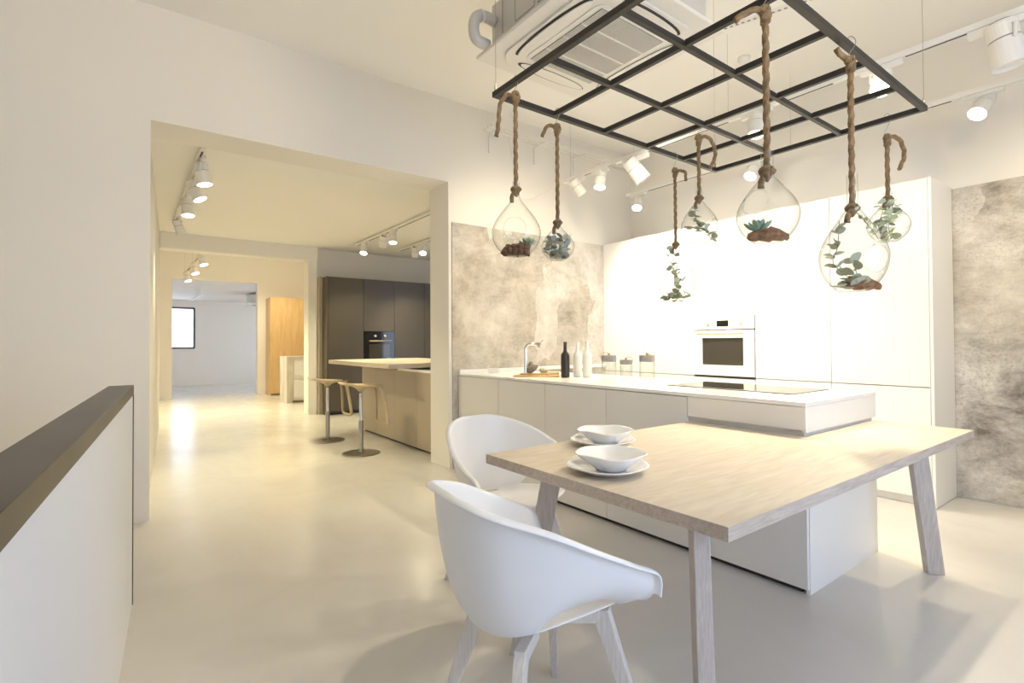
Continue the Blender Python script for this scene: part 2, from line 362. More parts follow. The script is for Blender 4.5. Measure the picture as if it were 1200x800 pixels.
# ---------------------------------------------------------------- tall white cabinets
CX = 4.60; cy = [4.315, 3.711, 3.088, 2.451, 1.818, 1.17]
u = thing('tall_cabinet', 'run of floor to ceiling white handleless cabinets along the back wall', 'cabinet', (CX, 1.15, 0))
def loc(o, t): # parts are built in world coordinates; cancel the parent's placement
    o.matrix_parent_inverse = t.matrix_basis.inverted(); return o
def W(name, bm, m, t, **k):
    o = obj(name, bm, m, t, **k); bpy.context.view_layer.update(); o.matrix_parent_inverse = Matrix.Translation(-t.location) if not t.rotation_euler.z else t.matrix_world.inverted(); return o
bm = bmesh.new(); box(bm, CX+.022, XR-.014, 1.17, 2.44, .06, 2.37); box(bm, CX+.022, XR-.014, 2.44, 3.09, .06, .84); box(bm, CX+.022, XR-.014, 2.44, 3.09, 1.45, 2.37)
box(bm, CX+.5, XR-.014, 2.44, 3.09, .84, 1.45); box(bm, CX+.022, XR-.014, 3.09, 4.312, .06, 2.37)
W('carcass', bm, M['white2'], u)
W('side_panel', B(CX, XR-.014, 1.15, 1.17, 0.004, 2.372), M['white'], u, bevel=.0015, seg=1)
W('plinth', B(CX+.05, CX+.07, 1.17, 4.31, 0, .06), M['white2'], u)
G = .0022
for i in range(5):
    a, b = cy[i+1]+G, cy[i]-G
    if i != 2:
        W('door', B(CX, CX+.02, a, b, .865, 2.37), M['white'], u, bevel=.001, seg=1)
        W('door', B(CX, CX+.02, a, b, .065, .857), M['white'], u, bevel=.001, seg=1)
    else:
        W('door', B(CX, CX+.02, a, b, 1.437, 2.37), M['white'], u, bevel=.001, seg=1)
        W('drawer', B(CX, CX+.02, a, b, .065, .850), M['white'], u, bevel=.001, seg=1)
W('finger_gap', B(CX+.012, CX+.021, 1.18, 4.31, .857, .865), M['gap2'], u)
# white oven
o1 = thing('built_in_oven', 'white built-in oven with dark window and small display in the white cabinets', 'oven', (CX, 2.765, .856))
oy0, oy1 = 2.453, 3.084
W('body', B(CX+.02, CX+.48, oy0+.02, oy1-.02, .87, 1.425), M['ringd'], o1)
W('control_panel', B(CX-.012, CX+.02, oy0+.002, oy1-.002, 1.318, 1.432), M['white'], o1, bevel=.002)
dr = W('door', B(CX-.014, CX+.02, oy0+.002, oy1-.002, .872, 1.308), M['white'], o1, bevel=.002)
W('seal', B(CX+.004, CX+.02, oy0+.004, oy1-.004, .858, .872), M['gap'], o1)
W('window', B(CX-.017, CX-.013, oy0+.10, oy1-.10, .975, 1.235), M['ovglass'], dr) if False else None
def sub(name, bm, m, part, t, **k):
    o = obj(name, bm, m, part, **k); o.matrix_parent_inverse = Matrix.Translation(-t.location) if False else Matrix.Identity(4)
    return o
sub('oven_window', B(CX-.0165, CX-.0135, oy0+.105, oy1-.105, .975, 1.235), M['ovglass'], dr, o1)
bm = tube(bmesh.new(), [(CX-.05, oy0+.09, 1.275), (CX-.05, oy1-.07, 1.275)], .009, 10)
for y in (oy0+.11, oy1-.09): tube(bm, [(CX-.05, y, 1.275), (CX-.012, y, 1.275)], .006, 8)
sub('handle', bm, M['gold'], dr, o1, smooth=True)
sub('badge', B(CX-.0155, CX-.0138, 2.735, 2.80, .918, .926), M['louver'], dr, o1)
W('display', B(CX-.0145, CX-.0118, 2.705, 2.825, 1.345, 1.402), M['black'], o1)
for y in (2.60, 2.90):
    W('knob', XF(lathe(bmesh.new(), [(.013, 0), (.013, .012), (.009, .016)], 14), Matrix.Translation((CX-.012, y-.02+.04*(y > 2.7), 1.368)) @ Matrix.Rotation(-PI/2, 4, 'Y')), M['gold'], o1, smooth=False)
# ---------------------------------------------------------------- kitchen island
IX, IX2, IY = 2.568, 3.432, 1.127; TZ = .75
isl = thing('kitchen_island', 'long white handleless kitchen island between the dining table and concrete wall', 'kitchen island', (IX, IY, 0))
iy = [1.772, 2.396, 3.022, 3.642, 4.31]
bm = bmesh.new(); box(bm, IX+.022, IX2, IY+.02, 4.31, .03, .70); box(bm, IX+.022, IX2, IY+.02, 4.31, .70, .885)
W('carcass', bm, M['white2'], isl)
W('plinth', B(IX+.03, IX2-.03, IY+.04, 4.3, 0, .03), M['gap'], isl)
W('end_panel', B(IX+.024, IX2, IY, IY+.02, 0, .70), M['white'], isl, bevel=.001, seg=1)
W('end_panel', B(IX+.002, IX2, IY, IY+.02, .766, .888), M['white'], isl, bevel=.001, seg=1)
W('front_panel', B(IX, IX+.02, IY+.002, 1.772-G, .028, .706), M['white2'], isl, bevel=.001, seg=1)
W('drawer_front', B(IX, IX+.02, IY+.002, 1.772-G, .776, .886), M['white2'], isl, bevel=.001, seg=1)
for a, b in zip(iy, iy[1:]): W('door', B(IX, IX+.02, a+G, b-G, .028, .884), M['white2'], isl, bevel=.001, seg=1)
W('worktop', B(IX-.002, IX2+.002, IY-.001, 4.31, .889, .909), M['top'], isl, bevel=.0015)
W('upstand', B(IX, 4.58, 4.275, 4.312, .909, .945), M['top'], isl)
hb = thing('induction_hob', 'thin black glass induction hob set flush in the island worktop', 'hob', (3.15, 1.7, .909))
W('glass_plate', B(2.905, 3.36, 1.34, 2.16, .9092, .9125), M['hob'], hb, bevel=.001)
W('control_strip', B(2.91, 2.935, 1.6, 1.9, .9127, .913), M['ringd'], hb)
# ---------------------------------------------------------------- dining table
TX0, TX1, TY0, TY1 = 1.169, 3.398, .695, 1.748
tb = thing('dining_table', 'long bleached oak dining table wrapped round the end of the island', 'table', (2.28, 1.2, 0))
bm = prism(bmesh.new(), [(TX0, TY0), (TX1, TY0), (TX1, IY-.003), (IX-.003, IY-.003), (IX-.003, TY1), (TX0, TY1)], TZ-.037, TZ)
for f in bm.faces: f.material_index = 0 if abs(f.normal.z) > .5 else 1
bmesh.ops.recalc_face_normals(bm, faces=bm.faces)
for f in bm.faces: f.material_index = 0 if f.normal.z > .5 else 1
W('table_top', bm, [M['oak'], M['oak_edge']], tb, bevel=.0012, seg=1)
for (tx, ty), (fx, fy), d in (((1.33, .885), (1.27, .825), (1, 1)), ((1.345, 1.535), (1.225, 1.60), (1, -1)), ((3.245, .895), (3.345, .85), (1, -1))):
    W('leg', beam(bmesh.new(), (fx, fy, 0), (tx, ty, TZ-.037), d, .078, .046), M['ash'], tb, bevel=.003)
W('apron', B(1.3, 2.55, .97, 1.03, TZ-.075, TZ-.037), M['ash'], tb)
# ---------------------------------------------------------------- tub chairs
RIM = [(0, -.295, .80), (.10, -.288, .797), (.19, -.236, .774), (.262, -.125, .735), (.302, -.01, .681), (.315, .10, .629), (.304, .190, .582), (.284, .214, .512)]
SEAT = [(0, -.20, .425), (.075, -.193, .427), (.135, -.155, .433), (.172, -.095, .445), (.191, -.005, .458), (.203, .08, .47), (.205, .15, .476), (.195, .205, .474)]
def mirror_spline(P, n):
    full = [(-x, y, z) for x, y, z in P[::-1]][:-1] + P
    return spline(full, n)
def make_shell():
    n = 6; rim = mirror_spline(RIM, n); seat = mirror_spline(SEAT, n); K = len(rim); mid = (K-1)/2
    bm = bmesh.new(); rows = 12; grid = []
    seatv = [bm.verts.new(p) for p in seat]
    for i in range(K):
        u = abs(i-mid)/mid; r, s = rim[i], seat[i]; L = s.copy(); r = r - Vector((r.x, r.y+.02, 0)).normalized()*.012
        t = (u - .42)/(.82-.42)
        if 0 < t < 1:
            q = math.sin(PI*t**.75)**.7; out = Vector((s.x, s.y*.2, 0)).normalized()
            L = s + Vector((0, 0, .055*q)) + out*.024*q
        ctrl = Vector((L.x+(r.x-L.x)*.80, L.y+(r.y-L.y)*.80, L.z+(r.z-L.z)*.22)); col = []
        for j in range(rows+1):
            v = j/rows
            if j == 0 and not (0 < t < 1): col.append(seatv[i]); continue
            p = L*(1-v)**2 + ctrl*2*v*(1-v) + r*v*v
            col.append(bm.verts.new(p))
        # rolled lip, outwards
        o = Vector((r.x, r.y+.02, 0)).normalized()
        col.append(bm.verts.new(r + o*.010 + Vector((0, 0, .003)))); col.append(bm.verts.new(r + o*.021 - Vector((0, 0, .002)))); col.append(bm.verts.new(r + o*.024 - Vector((0, 0, .009))))
        grid.append(col)
    for a, b in zip(grid, grid[1:]):
        for j in range(len(a)-1):
            try: bm.faces.new((a[j], b[j], b[j+1], a[j+1]))
            except ValueError: pass
    # seat pan: rings between left and right edges, row by row from back to front
    m = int(mid); prev = None; Nx = 12
    for k in range(0, m+1):
        l, r = seatv[m-k], seatv[m+k]
        if k == 0: line = [l]
        else:
            line = []
            for q in range(Nx+1):
                if q == 0: line.append(l)
                elif q == Nx: line.append(r)
                else:
                    t = q/Nx; p = l.co.lerp(r.co, t); p.z -= .012*math.sin(PI*t)*min(1, k/8)
                    line.append(bm.verts.new(p))
        if prev:
            if len(prev) == 1:
                for q in range(Nx): bm.faces.new((prev[0], line[q], line[q+1]))
            else:
                for q in range(Nx): bm.faces.new((prev[q], line[q], line[q+1], prev[q+1]))
        prev = line
    for dy, dz in ((.022, .001), (.018, -.006), (.010, -.014)):
        line = []
        for q, v in enumerate(prev):
            t = q/Nx; line.append(bm.verts.new(v.co + Vector((0, dy*(.25+.9*math.sin(PI*t)), dz*math.sin(PI*t)**.3 if 0 < q < Nx else 0))))
        for q in range(Nx): bm.faces.new((prev[q], line[q], line[q+1], prev[q+1]))
        prev = line
    # round drain hole at the back of the seat
    hc = Vector((0, -.146)); hr = .043
    rm = [f for f in bm.faces if (Vector(f.calc_center_median()[:2]) - hc).length < hr*.99 and f.calc_center_median().z < .45]
    bmesh.ops.delete(bm, geom=rm, context='FACES')
    ed = set(v for e in bm.edges if e.is_boundary for v in e.verts if (Vector(v.co[:2]) - hc).length < hr*1.7 and v.co.z < .45)
    for v in ed:
        d = Vector(v.co[:2]) - hc; d = d.normalized()*hr; v.co.x = hc.x + d.x; v.co.y = hc.y + d.y
    return bm
def make_chair(label, x, y, rot):
    t = thing('tub_chair', label, 'chair', (x, y, 0), math.radians(rot), 'white tub chairs at the dining table')
    s = obj('seat_shell', make_shell(), M['shell'], t, smooth=True)
    md = s.modifiers.new('s', 'SOLIDIFY'); md.thickness = .007; md.offset = 0
    sb = s.modifiers.new('d', 'SUBSURF'); sb.levels = 1; sb.render_levels = 2
    for sx in (-1, 1):
        for fy, ky, sy in ((.24, .15, 1), (-.22, -.125, -1)):
            kx = .13; kz = .395 if sy < 0 else .43
            bm = bmesh.new(); foot = (sx*abs(fy), fy, 0); d = Vector((sx*abs(fy)-sx*kx, fy-ky, 0)).normalized()
            knee = Vector((sx*kx, ky, kz)); hub = Vector((sx*.03, .0+.02*sy, kz-.012)); e = Vector((-d.y, d.x, 0)) * .016
            out = knee + d*.021; inn = knee - d*.019 - Vector((0, 0, .045)); ft = Vector(foot)
            loft(bm, [[ft-d*.013-e*.8, ft+d*.013-e*.8, ft+d*.013+e*.8, ft-d*.013+e*.8], [inn-e, out-e, out+e, inn+e]])
            h2 = hub - Vector((0, 0, .04))
            loft(bm, [[inn-e, out-e, out+e, inn+e], [h2-e, hub-e, hub+e, h2+e]])
            bmesh.ops.remove_doubles(bm, verts=bm.verts, dist=.0005)
            obj('leg', bm, M['ash2'], t, bevel=.003)
    obj('hub', lathe(bmesh.new(), [(.05, .362), (.055, .366), (.055, .395), (.05, .40)], 20), M['ash2'], t)
    return t
make_chair('white plastic tub chair in front, at the near end of the oak table', .9785, 1.2066, -96.4)
make_chair('white plastic tub chair tucked to the far side of the oak table', 1.535, 2.105, 180.4)
# ---------------------------------------------------------------- plates and bowls
def sq(p, wave=0.0):
    def f(a): return 1/((abs(math.cos(a))**p + abs(math.sin(a))**p)**(1/p))
    return f
def dish(name, prof, x, y, z, rot, label, cat, group, p, wave):
    bm = lathe(bmesh.new(), prof, 48, cap=False, mod=sq(p)); n = len(prof)
    bm.faces.new([v for v in bm.verts[:48]][::-1]) if False else None
    bm.verts.ensure_lookup_table(); bm.faces.new(bm.verts[:48][::-1]); bm.faces.new(bm.verts[-48:])
    zt = max(q[1] for q in prof)
    for v in bm.verts:
        a = math.atan2(v.co.y, v.co.x); v.co.z += wave*math.cos(4*a)*(max(v.co.z, 0)/zt)**2*.5
    o = obj(name, bm, M['porcelain'], None, smooth=True); o.location = (x, y, z); o.rotation_euler = (0, 0, rot)
    return tag(o, label, cat, group)
plate = [(.075, 0), (.08, .004), (.105, .010), (.134, .024), (.139, .027), (.1385, .0295), (.131, .0275), (.10, .014), (.07, .008), (.0001, .008)]
bowl = [(.046, 0), (.05, .001), (.055, .006), (.085, .030), (.115, .056), (.118, .059), (.116, .060), (.11, .056), (.08, .031), (.05, .012), (.0001, .008)]
for px_, py_, nm in ((1.340, 1.247, 'nearer the camera'), (1.676, 1.586, 'further from the camera')):
    dish('plate', plate, px_, py_, TZ+.0005, math.radians(8), 'white porcelain plate on the oak table, the one ' + nm, 'plate', 'white plates on the table', 2.2, .0015)
    dish('bowl', bowl, px_+.012, py_-.008, TZ+.0092, math.radians(9), 'white porcelain bowl on its plate, the one ' + nm, 'bowl', 'white bowls on the table', 2.5, .0055)
# ---------------------------------------------------------------- things on the island
WT = .9095
def bottle(x, y, m, label, h=.295):
    k = h/.295; pf = [(.030, 0), (.0355, .004), (.0365, .02), (.0365, .175), (.033, .195), (.018, .213), (.0145, .225), (.0135, .285), (.0155, .286), (.0155, .295), (.0105, .295), (.0105, .275)]
    o = obj('bottle', lathe(bmesh.new(), [(r, z*k) for r, z in pf], 28), m, None, smooth=True)
    o.location = (x, y, WT); return tag(o, label, 'bottle', 'ceramic bottles on the island')
bottle(2.93, 3.185, M['bottle_b'], 'matt black bottle on the island worktop')
bottle(3.055, 3.17, M['bottle_w'], 'white bottle just right of the black one on the island', .29)
bottle(3.075, 3.075, M['bottle_w'], 'white bottle nearest the glass jars on the island', .30)
o = obj('box', B(-.045, .045, -.03, .03, 0, .035), M['bottle_w'], None, bevel=.003); o.location = (3.15, 3.22, WT); tag(o, 'low white ceramic block behind the two white bottles', 'box')
def gjar(x, y, r, h, lid, label, loopdir):
    t = thing('storage_jar', label, 'jar', (x, y, WT), 0, 'glass jars with grey lids')
    g = h-lid
    obj('glass_body', lathe(bmesh.new(), [(r*.9, 0), (r, .006), (r, g*.9), (r*.93, g), (r*.9, g), (r*.96, g*.89), (r*.96, .012), (r*.85, .008), (.0001, .008)], 32, cap=False), M['jar'], t, smooth=True)
    obj('lid', lathe(bmesh.new(), [(r*.90, g-.004), (r*1.0, g), (r*1.02, g+.004), (r*1.02, h-.004), (r*.98, h)], 32), M['cement'], t)
    bm = lathe(bmesh.new(), [(.008, h), (.011, h+.006), (.009, h+.014), (.003, h+.016)], 12)
    obj('knob', bm, M['cord'], t)
    d = Vector(loopdir); pts = []
    for k in range(19):
        a = 2*PI*k/18; pts.append(Vector((0, 0, h+.010)) + d*(1-math.cos(a))*.5*r*1.25 + Vector((-.8, -.6, 0))*0 + Vector((0, 0, -1))*((1-math.cos(a))*.5*.02 + .0) + Vector((d.y, -d.x, 0))*math.sin(a)*.028 + Vector((0, 0, math.sin(a)*.018)))
    obj('cord_loop', tube(bmesh.new(), pts[:-1], .0022, 6, closed=True), M['cord'], t, smooth=True)
gjar(2.985, 2.75, .056, .190, .045, 'tall round glass jar with grey lid, left of three beside the bottles', (-.75, .6, 0))
gjar(3.085, 2.665, .047, .155, .032, 'smallest glass jar with grey lid, middle of the three', (.8, -.5, 0))
gjar(3.135, 2.505, .057, .192, .046, 'glass jar with grey lid and large cord ring, right of three', (-.3, -1.0, 0))
# tap
t = thing('kitchen_tap', 'chrome kitchen tap with a right angled spout on the island', 'tap', (2.757, 3.5, WT))
obj('pillar', lathe(bmesh.new(), [(.024, 0), (.024, .006), (.014, .008), (.014, .24)], 20), M['chrome'], t, smooth=False)
dr_ = Vector((.80, -.60, 0)); pts = [Vector((0, 0, .235))] + [Vector((0, 0, .235)) + dr_*(.045*(1-math.cos(a))) + Vector((0, 0, .045*math.sin(a))) for a in [PI/2*k/8 for k in range(1, 9)]] + [Vector((0, 0, .28)) + dr_*.105]
obj('spout', tube(bmesh.new(), pts, .0135, 14), M['chrome'], t, smooth=True)
e = Vector((0, 0, .28)) + dr_*.105
hd = obj('mixer_head', tube(bmesh.new(), [e-dr_*.005, e+dr_*.018, e+dr_*.02+Vector((-.01, .007, -.03))], [.014, .015, .009], 12), M['steel'], t, smooth=True)
obj('lever', tube(bmesh.new(), [e+dr_*.015, e+dr_*.05+Vector((0, 0, .035))], .003, 8), M['steel'], hd)
# board with things
o = thing('cutting_board', 'round-ended wooden cutting board beside the kitchen tap', 'board', (2.84, 3.44, WT), math.radians(-43))
obj('lower_board', prism(bmesh.new(), [(-.205, -.07), (.19, -.07), (.20, .07), (-.205, .07)], 0, .014), M['board'], o, bevel=.004)
o2 = obj('small_board', prism(bmesh.new(), [(-.13, -.045), (.12, -.045), (.12, .05), (-.13, .05)], 0, .014), M['board'], None, bevel=.003); o2.location = (2.83, 3.455, WT+.0145); o2.rotation_euler = (0, 0, math.radians(-45)); tag(o2, 'small wooden board stacked on the larger cutting board', 'board')
def ell(name, sx, sy, sz, x, y, z, m, rz, ry, label, cat, grooves=0, sq_=0):
    bm = bmesh.new(); bmesh.ops.create_uvsphere(bm, u_segments=28, v_segments=16, radius=1)
    for v in bm.verts:
        a = math.atan2(v.co.y, v.co.x); k = 1 + grooves*math.cos(9*a)*(1-abs(v.co.z)); tp = 1 - .18*v.co.x
        v.co = Vector((v.co.x*sx*k, v.co.y*sy*k*tp, v.co.z*sz*tp))
    XF(bm, Matrix.Rotation(ry, 4, 'Y')); zm = min(v.co.z for v in bm.verts)
    o = obj(name, bm, m, None, smooth=True); o.location = (x, y, z-zm); o.rotation_euler = (0, 0, rz); return tag(o, label, cat)
ell('stone', .055, .035, .030, 2.80, 3.46, WT+.029, M['stone'], math.radians(-40), -.5, 'dark brown oval stone lying nearest the tap on the boards', 'stone', .02)
ell('stone', .036, .025, .05, 2.815, 3.50, WT+.029, M['stone'], math.radians(30), .25, 'dark brown rounded stone standing upright behind the other on the boards', 'stone', .02)
ell('stone', .042, .03, .024, 2.885, 3.405, WT+.029, M['bread'], math.radians(-40), 0, 'pale speckled oval stone in the middle of the boards', 'stone')
o = obj('wooden_block', prism(bmesh.new(), [(-.05, -.025), (.05, -.02), (.05, .02), (-.05, .025)], 0, .022), M['cheese'], None, bevel=.003); o.location = (2.955, 3.365, WT+.0145); o.rotation_euler = (0, 0, math.radians(-40)); tag(o, 'pale wooden block at the right end of the board', 'block')
o = thing('card_holder', 'small clear acrylic card holder standing on the island by the wall', 'card holder', (2.80, 4.05, WT), math.radians(-30))
obj('holder', XF(B(-.055, .055, -.002, .002, 0, .06), Matrix.Rotation(-.3, 4, 'X')), M['acr'], o); obj('foot', B(-.055, .055, 0, .04, 0, .003), M['acr'], o)
obj('card', XF(B(-.05, .05, .0025, .0035, .004, .055), Matrix.Rotation(-.3, 4, 'X')), M['paper'], o)
# ---------------------------------------------------------------- hanging grid frame
FZ = 2.3; gx = [1.322 + .3476*i for i in range(6)]; gy = [.787, 1.150, 1.516, 1.882]
gf = thing('hanging_grid', 'dark steel grid frame hung on wires over the dining table', 'frame', (2.19, 1.33, FZ))
h = .0115
def bar(n, a, b): W(n, B(*a, *b, FZ, FZ+.024), M['iron'], gf)
for x in (gx[0], gx[5]): bar('rail', (x-h, x+h), (gy[0]-h, gy[3]+h))
for y in (gy[0], gy[3]): bar('rail', (gx[0]+h, gx[5]-h), (y-h, y+h))
for x in gx[1:5]:
    for a, b in zip(gy, gy[1:]): bar('long_bar', (x-h*.8, x+h*.8), (a+h, b-h))
for y in gy[1:3]:
    W('cross_bar', B(gx[0]+h, gx[5]-h, y-h*.8, y+h*.8, FZ-.0, FZ+.022), M['iron'], gf)
for x, y in ((gx[0], gy[3]), (gx[5], gy[3]), (gx[5], gy[0]), (gx[0], gy[0])):
    wi = W('suspension_wire', tube(bmesh.new(), [(x, y, FZ+.02), (x, y, CEIL)], .0011, 5), M['steel'], gf)
    W('wire_clamp', lathe(bmesh.new(), [(.004, 0), (.006, .005), (.006, .03), (.002, .035)], 8, off=(x, y, FZ+.024)), M['steel'], gf)
# ---------------------------------------------------------------- hanging terrariums
rnd = random.Random(3)
def rope_mesh(paths, r):
    bm = bmesh.new()
    for p in paths: tube(bm, p, r, 12, lobes=3, lobe=.22, twist=2*PI/(r*5.2))
    return bm
def densify(p, step=.004):
    out = [Vector(p[0])]
    for a, b in zip(p, p[1:]):
        a, b = Vector(a), Vector(b); n = max(1, int((b-a).length/step))
        for k in range(1, n+1): out.append(a.lerp(b, k/n))
    return out
def knot(c, r, ax=0.0):
    pts = []
    for k in range(26):                                             # trefoil, the shape of an overhand knot
        t = 2*PI*k/25; s = r*.62
        pts.append(Vector(c) + Vector((s*(math.sin(t)+1.6*math.sin(2*t))*math.cos(ax), s*(math.sin(t)+1.6*math.sin(2*t))*math.sin(ax), s*1.1*(math.cos(t)-1.6*math.cos(2*t)))) + Vector((-math.sin(ax), math.cos(ax), 0))*(-s*1.1*math.sin(3*t)))
    return pts
def drop_profile(rad, hb, ht, nr):
    """rad radius, hb height of the body bottom->neck base, ht total with neck, nr neck radius"""
    pr = [(rad*.42, 0), (rad*.5, .004)]
    for k in range(1, 24):
        t = k/23; z = hb*t
        # tear shape: round below, drawn to the neck above
        c = .36
        if t < c: q = math.sqrt(max(0, 1-((c-t)/c)**2*.80))
        else:
            s = (t-c)/(1-c); q = .55*(1-s**1.5)+.45*(.5+.5*math.cos(PI*s)); q = max(q, nr/rad)
        pr.append((max(rad*q, nr), z+.004*(1-t)))
    pr += [(nr, ht-.004), (nr*1.06, ht)]
    return pr
def terrarium(x, y, hookz, z_knot, z_neck, z_body, z_bot, rad, label, tail, hole=None, rr=.0085, nr=.022, tk=.05):
    t = thing('hanging_terrarium', label, 'terrarium', (x, y, z_bot), 0, 'rope hung glass terrariums')
    H = z_neck - z_bot; hb = z_body - z_bot + .45*(z_neck - z_body)
    bm = lathe(bmesh.new(), drop_profile(rad, hb, H, nr), 48, cap=False)
    bm.verts.ensure_lookup_table(); bm.faces.new(bm.verts[:48][::-1])
    if hole is not None:
        ha, hz, hr = hole; zc = hz - z_bot; c = Vector((math.cos(ha)*rad*.93, math.sin(ha)*rad*.93, zc)); nrm = Vector((math.cos(ha), math.sin(ha), .12)).normalized()
        rm = [f for f in bm.faces if (f.calc_center_median()-c).length < hr and (f.calc_center_median()).dot(nrm) > 0]
        bmesh.ops.delete(bm, geom=rm, context='FACES'); ring = []
        ed = [v for v in bm.verts if any(e.is_boundary for e in v.link_edges) and (v.co-c).length < hr*1.6]
        for v in ed:
            d = v.co - c; d -= nrm*d.dot(nrm); dl = d.length or 1; off = (v.co-c).dot(nrm)
            v.co = c + d/dl*hr + nrm*(off); ring.append(v)
        e1 = nrm.orthogonal().normalized(); e2 = nrm.cross(e1)
        ring.sort(key=lambda v: math.atan2((v.co-c).dot(e2), (v.co-c).dot(e1)))
        tp = [v.co.copy() for v in ring]
        if len(tp) > 6:
            obj('hole_rim', tube(bmesh.new(), tp, .0022, 6, closed=True), M['glass'], t, smooth=True)
    obj('glass_vessel', bm, M['glass'], t, smooth=True)
    # rope: from the knot inside the neck up to the hook, knot on top, loose tail
    kz = z_knot - z_bot; top = hookz - z_bot
    p1 = densify([(0, 0, kz), (rnd.uniform(-.002, .002), 0, (kz+top)/2), (0, 0, top-.035)])
    loop = spline([(0, 0, top-.045), (.010, -.006, top-.028), (.006, -.004, top-.010), (-.006, .004, top-.010), (-.010, .006, top-.028)] , 6)
    tl = densify(spline([Vector(q) + Vector((0, 0, top-.03)) for q in tail], 5))
    ktail = densify(spline([(0, 0, kz), (-.012, .009, kz-tk*.4), (-.016, .012, kz-tk)], 5))
    obj('rope', rope_mesh([p1, loop, tl, densify(knot((0, 0, top-.042), rr, .6)), densify(knot((0, 0, kz), rr*1.15, -.6)), ktail], rr), M['rope'], t, smooth=True)
    hk = []
    for k in range(15):
        a = -PI*.35 + k/14*PI*1.45; hk.append(Vector((0, -.013*math.cos(a)*1.0, top+.022+.016*math.sin(a)+FZ-hookz+.0)))
    s_top = FZ + .012 - z_bot
    pts = [(0, .016, s_top-.012), (0, .016, s_top+.006), (0, .0, s_top+.026), (0, -.017, s_top+.006), (0, -.016, s_top-.014), (0, .0, (s_top+top)/2-.01), (0, .012, top), (0, .004, top-.018), (0, -.012, top-.014), (0, -.014, top-.002)]
    obj('hook', tube(bmesh.new(), spline(pts, 5), .0013, 6), M['steel'], t, smooth=True)
    return t
TL = [  # x, y, hook z, knot z, neck top, neck base, bottom, radius
 (1.322, 1.736, 2.27, 1.845, 1.885, 1.80, 1.567, .104, 'large glass terrarium with brown bark chips, hanging at the left corner of the frame',
    [(0, 0, .0), (-.03, .02, .012), (-.055, .036, -.03), (-.06, .04, -.10), (-.068, .045, -.165)], (math.radians(228), 1.665, .045)),
 (1.670, 1.862, 2.262, 1.775, 1.80, 1.765, 1.598, .080, 'small glass terrarium packed with blue grey leaves, second from left',
    [(0, 0, 0), (-.02, .014, .02), (-.045, .03, .008), (-.06, .042, -.035)], None),
 (2.634, 1.884, 2.245, 1.78, 1.83, 1.765, 1.447, .111, 'glass terrarium filled with upright eucalyptus, hanging lowest against the white cabinets',
    [(0, 0, 0), (.025, -.018, .012), (.05, -.036, 0), (.052, -.038, -.05)], (math.radians(200), 1.56, .04)),
 (2.362, 1.545, 2.27, 1.935, 1.99, 1.92, 1.709, .090, 'small glass terrarium with a eucalyptus twig and curved rope tail, mid frame',
    [(0, 0, 0), (.03, -.02, .02), (.06, -.04, -.01), (.07, -.05, -.08), (.045, -.035, -.15)], (math.radians(330), 1.80, .033)),
 (1.625, .82, 2.268, 1.735, 1.80, 1.715, 1.511, .092, 'glass terrarium with a green succulent on driftwood, hanging on the longest rope in front',
    [(0, 0, 0), (-.02, .015, .016), (-.05, .035, .006), (-.08, .055, -.02)], (math.radians(180), 1.63, .04)),
 (2.163, .775, 2.262, 1.690, 1.82, 1.665, 1.384, .112, 'largest glass terrarium with eucalyptus and driftwood, hanging at the right front of the frame',
    [(0, 0, 0), (-.012, .01, .022), (-.03, .022, .035), (-.042, .03, .06)], (math.radians(335), 1.51, .052)),
 (3.050, .935, 2.235, 1.905, 1.945, 1.895, 1.695, .092, 'round glass terrarium with pale eucalyptus, furthest right under the frame corner',
    [(0, 0, 0), (.03, -.02, .018), (.062, -.04, -.01), (.07, -.05, -.08), (.045, -.035, -.15)], (math.radians(320), 1.80, .035)),
]
for x, y, hz, kz, nt_, nb, bz, rad, lb, tail, hole in TL:
    terrarium(x, y, hz, kz, nt_, nb, bz, rad, lb, tail, hole, rr=.0095 if y < 1 else .0085, nr=.018 if y < 1 else .015)
# leaves
def leaf_mesh(m, name='leaf'):
    bm = bmesh.new(); n = 12; c = bm.verts.new((0, 0, .0)); ring = []
    for k in range(n):
        a = 2*PI*k/n; r = .5*(1 + .08*math.cos(a)); ring.append(bm.verts.new((.5 + r*math.cos(a), r*.92*math.sin(a), .10*(math.sin(a)**2) + .05*math.cos(a))))
    c.co = (.5, 0, 0)
    for k in range(n): bm.faces.new((c, ring[k], ring[(k+1) % n]))
    bmesh.ops.solidify(bm, geom=bm.faces, thickness=.03) if False else None
    me = bpy.data.meshes.new(name); bm.to_mesh(me); bm.free(); me.materials.append(m)
    me.polygons.foreach_set('use_smooth', [True]*len(me.polygons)); return me
LM = {k: leaf_mesh(M[k]) for k in ('leaf', 'leafd', 'leafl', 'leafb')}
def sprig(x, y, z, path, n, size, mats, label, cat='plant', name='eucalyptus_sprig', jit=.006, group='eucalyptus sprigs in the terrariums'):
    t = thing(name, label, cat, (x, y, z), 0, group)
    sp = spline(path, 8); obj('stem', tube(bmesh.new(), sp, .0014, 5), M['stem'], t, smooth=True)
    for i in range(n):
        f = (i//2*2+.8)/n; p = sp[min(len(sp)-1, int(f*(len(sp)-1)))]
        o = bpy.data.objects.new('leaf', LM[rnd.choice(mats)]); C.objects.link(o); o.parent = t
        az = (i % 2)*PI + rnd.uniform(-.7, .7) + i*.5; s = size*rnd.uniform(.75, 1.2)
        o.location = p + Vector((rnd.uniform(-1, 1), rnd.uniform(-1, 1), rnd.uniform(-.5, .5)))*jit; o.scale = (s, s, s); o.rotation_euler = (rnd.uniform(-.9, .9), rnd.uniform(-.9, .3), az)
    return t
